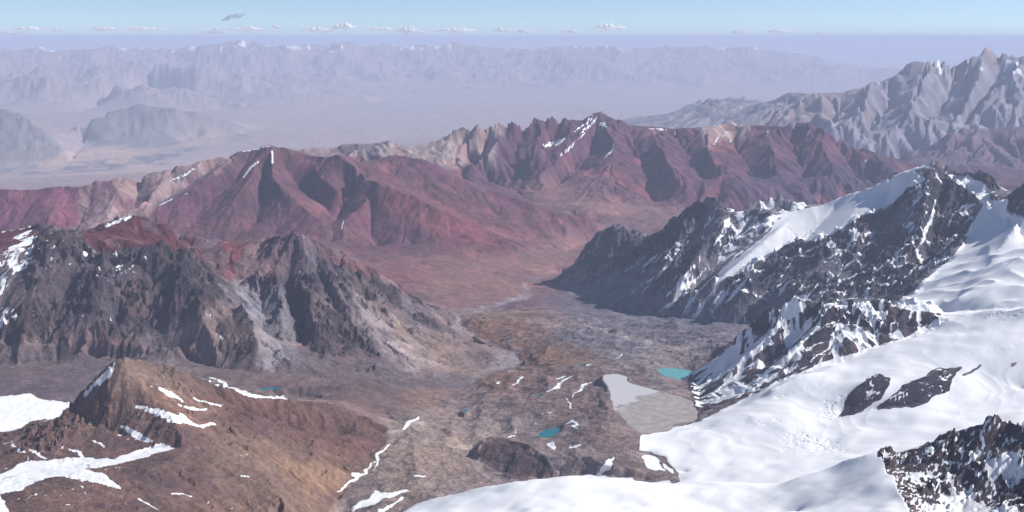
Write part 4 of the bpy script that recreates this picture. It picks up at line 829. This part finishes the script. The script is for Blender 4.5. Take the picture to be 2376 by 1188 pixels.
for (lab, pix, z, kind), w in zip(LAKES, lake_polys):
    cx = sum(a for a, b in w) / len(w); cy = sum(b for a, b in w) / len(w)
    vv = []
    for a, b in w:
        dx, dy = a - cx, b - cy; q = math.hypot(dx, dy) or 1; k = 1 + 7.0 / q; vv.append((dx * k, dy * k, 0))
    me = bpy.data.meshes.new('lake'); me.from_pydata(vv, [], [tuple(range(len(vv)))]); me.materials.append(WM[kind])
    o = bpy.data.objects.new('lake', me); o.location = (cx, cy, z); col.objects.link(o); o['kind'] = 'structure'; o['label'] = lab


# ------------------------------------------------------------------ clouds above the haze
cm, n, l = nt('cloud_white'); o_ = n.new('ShaderNodeOutputMaterial'); df = n.new('ShaderNodeBsdfDiffuse'); tr = n.new('ShaderNodeBsdfTransparent'); tl = n.new('ShaderNodeBsdfTranslucent'); ms = n.new('ShaderNodeMixShader'); m1 = n.new('ShaderNodeMixShader')
tc = n.new('ShaderNodeTexCoord'); nz = n.new('ShaderNodeTexNoise'); nz.inputs['Scale'].default_value = 1 / 900.; nz.inputs['Detail'].default_value = 6; l.new(tc.outputs['Object'], nz.inputs['Vector'])
mr = n.new('ShaderNodeMapRange'); mr.inputs['From Min'].default_value = .30; mr.inputs['From Max'].default_value = .60; l.new(nz.outputs['Fac'], mr.inputs['Value'])
df.inputs[0].default_value = (.98, .98, .98, 1); tl.inputs[0].default_value = (.98, .98, .98, 1); m1.inputs[0].default_value = .5
l.new(df.outputs[0], m1.inputs[1]); l.new(tl.outputs[0], m1.inputs[2]); l.new(mr.outputs[0], ms.inputs[0]); l.new(tr.outputs[0], ms.inputs[1]); l.new(m1.outputs[0], ms.inputs[2]); l.new(ms.outputs[0], o_.inputs[0])
gmt = cm.copy(); gmt.name = 'cloud_grey'
for q in gmt.node_tree.nodes:
    if q.type in ('BSDF_DIFFUSE', 'BSDF_TRANSLUCENT'): q.inputs[0].default_value = (.5, .52, .60, 1)
    if q.type == 'MAP_RANGE': q.inputs['To Max'].default_value = .5
CLOUDS = [(797,60,52,17,'plump white cloud high over the left centre of the horizon'),(738,68,66,13,'low white cloud just left of the plumpest horizon cloud'),(572,66,68,15,'white double-humped cloud below the grey wisp'),
 (497,72,50,13,'small white cloud left of the double-humped cloud'),(640,61,20,9,'tiny white puff right of the double-humped cloud'),(950,70,62,20,'white cloud with a ragged underside over the horizon'),
 (884,66,62,9,'thin white cloud between two thicker horizon clouds'),(1058,69,86,13,'long flat white cloud above the middle range'),(1163,69,42,11,'small faint white cloud right of the long flat one'),(1216,71,32,12,'little rounded cloud left of the bright humped cloud'),
 (1412,62,76,18,'bright humped cloud, the most prominent right of centre'),(1325,72,42,8,'faint flat cloud under the bright humped cloud'),(1716,73,38,12,'faint pinkish cloud over the hazy right horizon'),(1808,72,58,12,'pale long cloud left of the grey mountain'),
 (1900,77,22,10,'faintest cloud puff nearest the grey mountain'),(66,66,56,8,'thin pale cloud near the left edge'),(18,76,50,9,'pale flat cloud touching the left edge'),(136,68,26,8,'small cream cloud puff over the far left range'),
 (243,66,52,11,'small grey-white cloud over the left range'),(335,66,84,8,'long thin grey-white cloud left of the small white one'),(1640,77,60,8,'faint long cloud streak over the hazy plain')]
def make_cloud(u, v, w, h, mat, seed, dist=190000., tilt=0.):
    th_, t_ = ray(u, v); r_ = np.random.RandomState(seed); px = dist / FPX
    me = bpy.data.meshes.new('cloud'); A_, B_ = 64, 26; vs_ = []; fs_ = []
    ph = r_.rand(8) * 6.28; nb = 3 + int(w / 14)
    cx_ = np.linspace(-.72, .72, nb) + r_.randn(nb) * .06; hh_ = (1 - cx_ ** 2) * r_.uniform(.55, 1.1, nb); ww_ = r_.uniform(.6, 1.2, nb) * 1.0 / nb
    for i in range(B_ + 1):
        la = math.pi * (i / B_ - .5)
        for j in range(A_):
            lo = 2 * math.pi * j / A_
            x, y, z = cos(la) * cos(lo), cos(la) * sin(lo) * .5, sin(la)
            q = 1 + .10 * sin(3 * lo + ph[0]) * cos(3 * la + ph[1]) + .05 * sin(7 * lo + ph[2] + 4 * la)
            top = .25 + float(np.max(hh_ * np.exp(-((x - cx_) / ww_) ** 2)))
            z = z * (top if z > 0 else .38 + .16 * sin(7 * x + ph[4]))
            vs_.append((x * q * w * px * .56, y * q * w * px * .56, (z * q * h * px * .58) + tilt * x * w * px * .5 - h * px * .2))
    for i in range(B_):
        for j in range(A_):
            a_ = i * A_ + j; b_ = i * A_ + (j + 1) % A_; fs_.append((a_, b_, b_ + A_, a_ + A_))
    me.from_pydata(vs_, [], fs_); me.materials.append(mat)
    me.polygons.foreach_set('use_smooth', np.ones(len(fs_), bool))
    o = bpy.data.objects.new('cloud', me); col.objects.link(o); o.location = (dist * sin(th_), dist * cos(th_), CAMZ - t_ * dist); o.rotation_euler.z = -th_
    o['category'] = 'cloud'; return o
for k, (u, v, w, h, lab) in enumerate(CLOUDS):
    o = make_cloud(u, v, w, h, cm, 100 + k); o['label'] = lab; o['group'] = 'small clouds along the horizon'
o = make_cloud(540, 38, 50, 13, gmt, 79, tilt=.30); o['label'] = 'grey wispy cloud standing alone in the blue sky above the others'; o['group'] = 'small clouds along the horizon'

# ------------------------------------------------------------------ haze
hz = bpy.data.meshes.new('haze'); a = 300000.; z0, z1 = 2480., 7440.
hz.from_pydata([(x, y, z) for z in (z0, z1) for x, y in ((-a, -a), (a, -a), (a, a), (-a, a))], [], [(0, 3, 2, 1), (4, 5, 6, 7), (0, 1, 5, 4), (1, 2, 6, 5), (2, 3, 7, 6), (3, 0, 4, 7)])
m, n, l = nt('haze_air'); o_ = n.new('ShaderNodeOutputMaterial'); v = n.new('ShaderNodeVolumePrincipled'); l.new(v.outputs[0], o_.inputs['Volume'])
v.inputs['Color'].default_value = (.64, .745, 1.0, 1); v.inputs['Density'].default_value = 1.32e-5; v.inputs['Anisotropy'].default_value = 0.0
hz.materials.append(m); o = bpy.data.objects.new('haze', hz); col.objects.link(o); o['kind'] = 'stuff'
print('built')
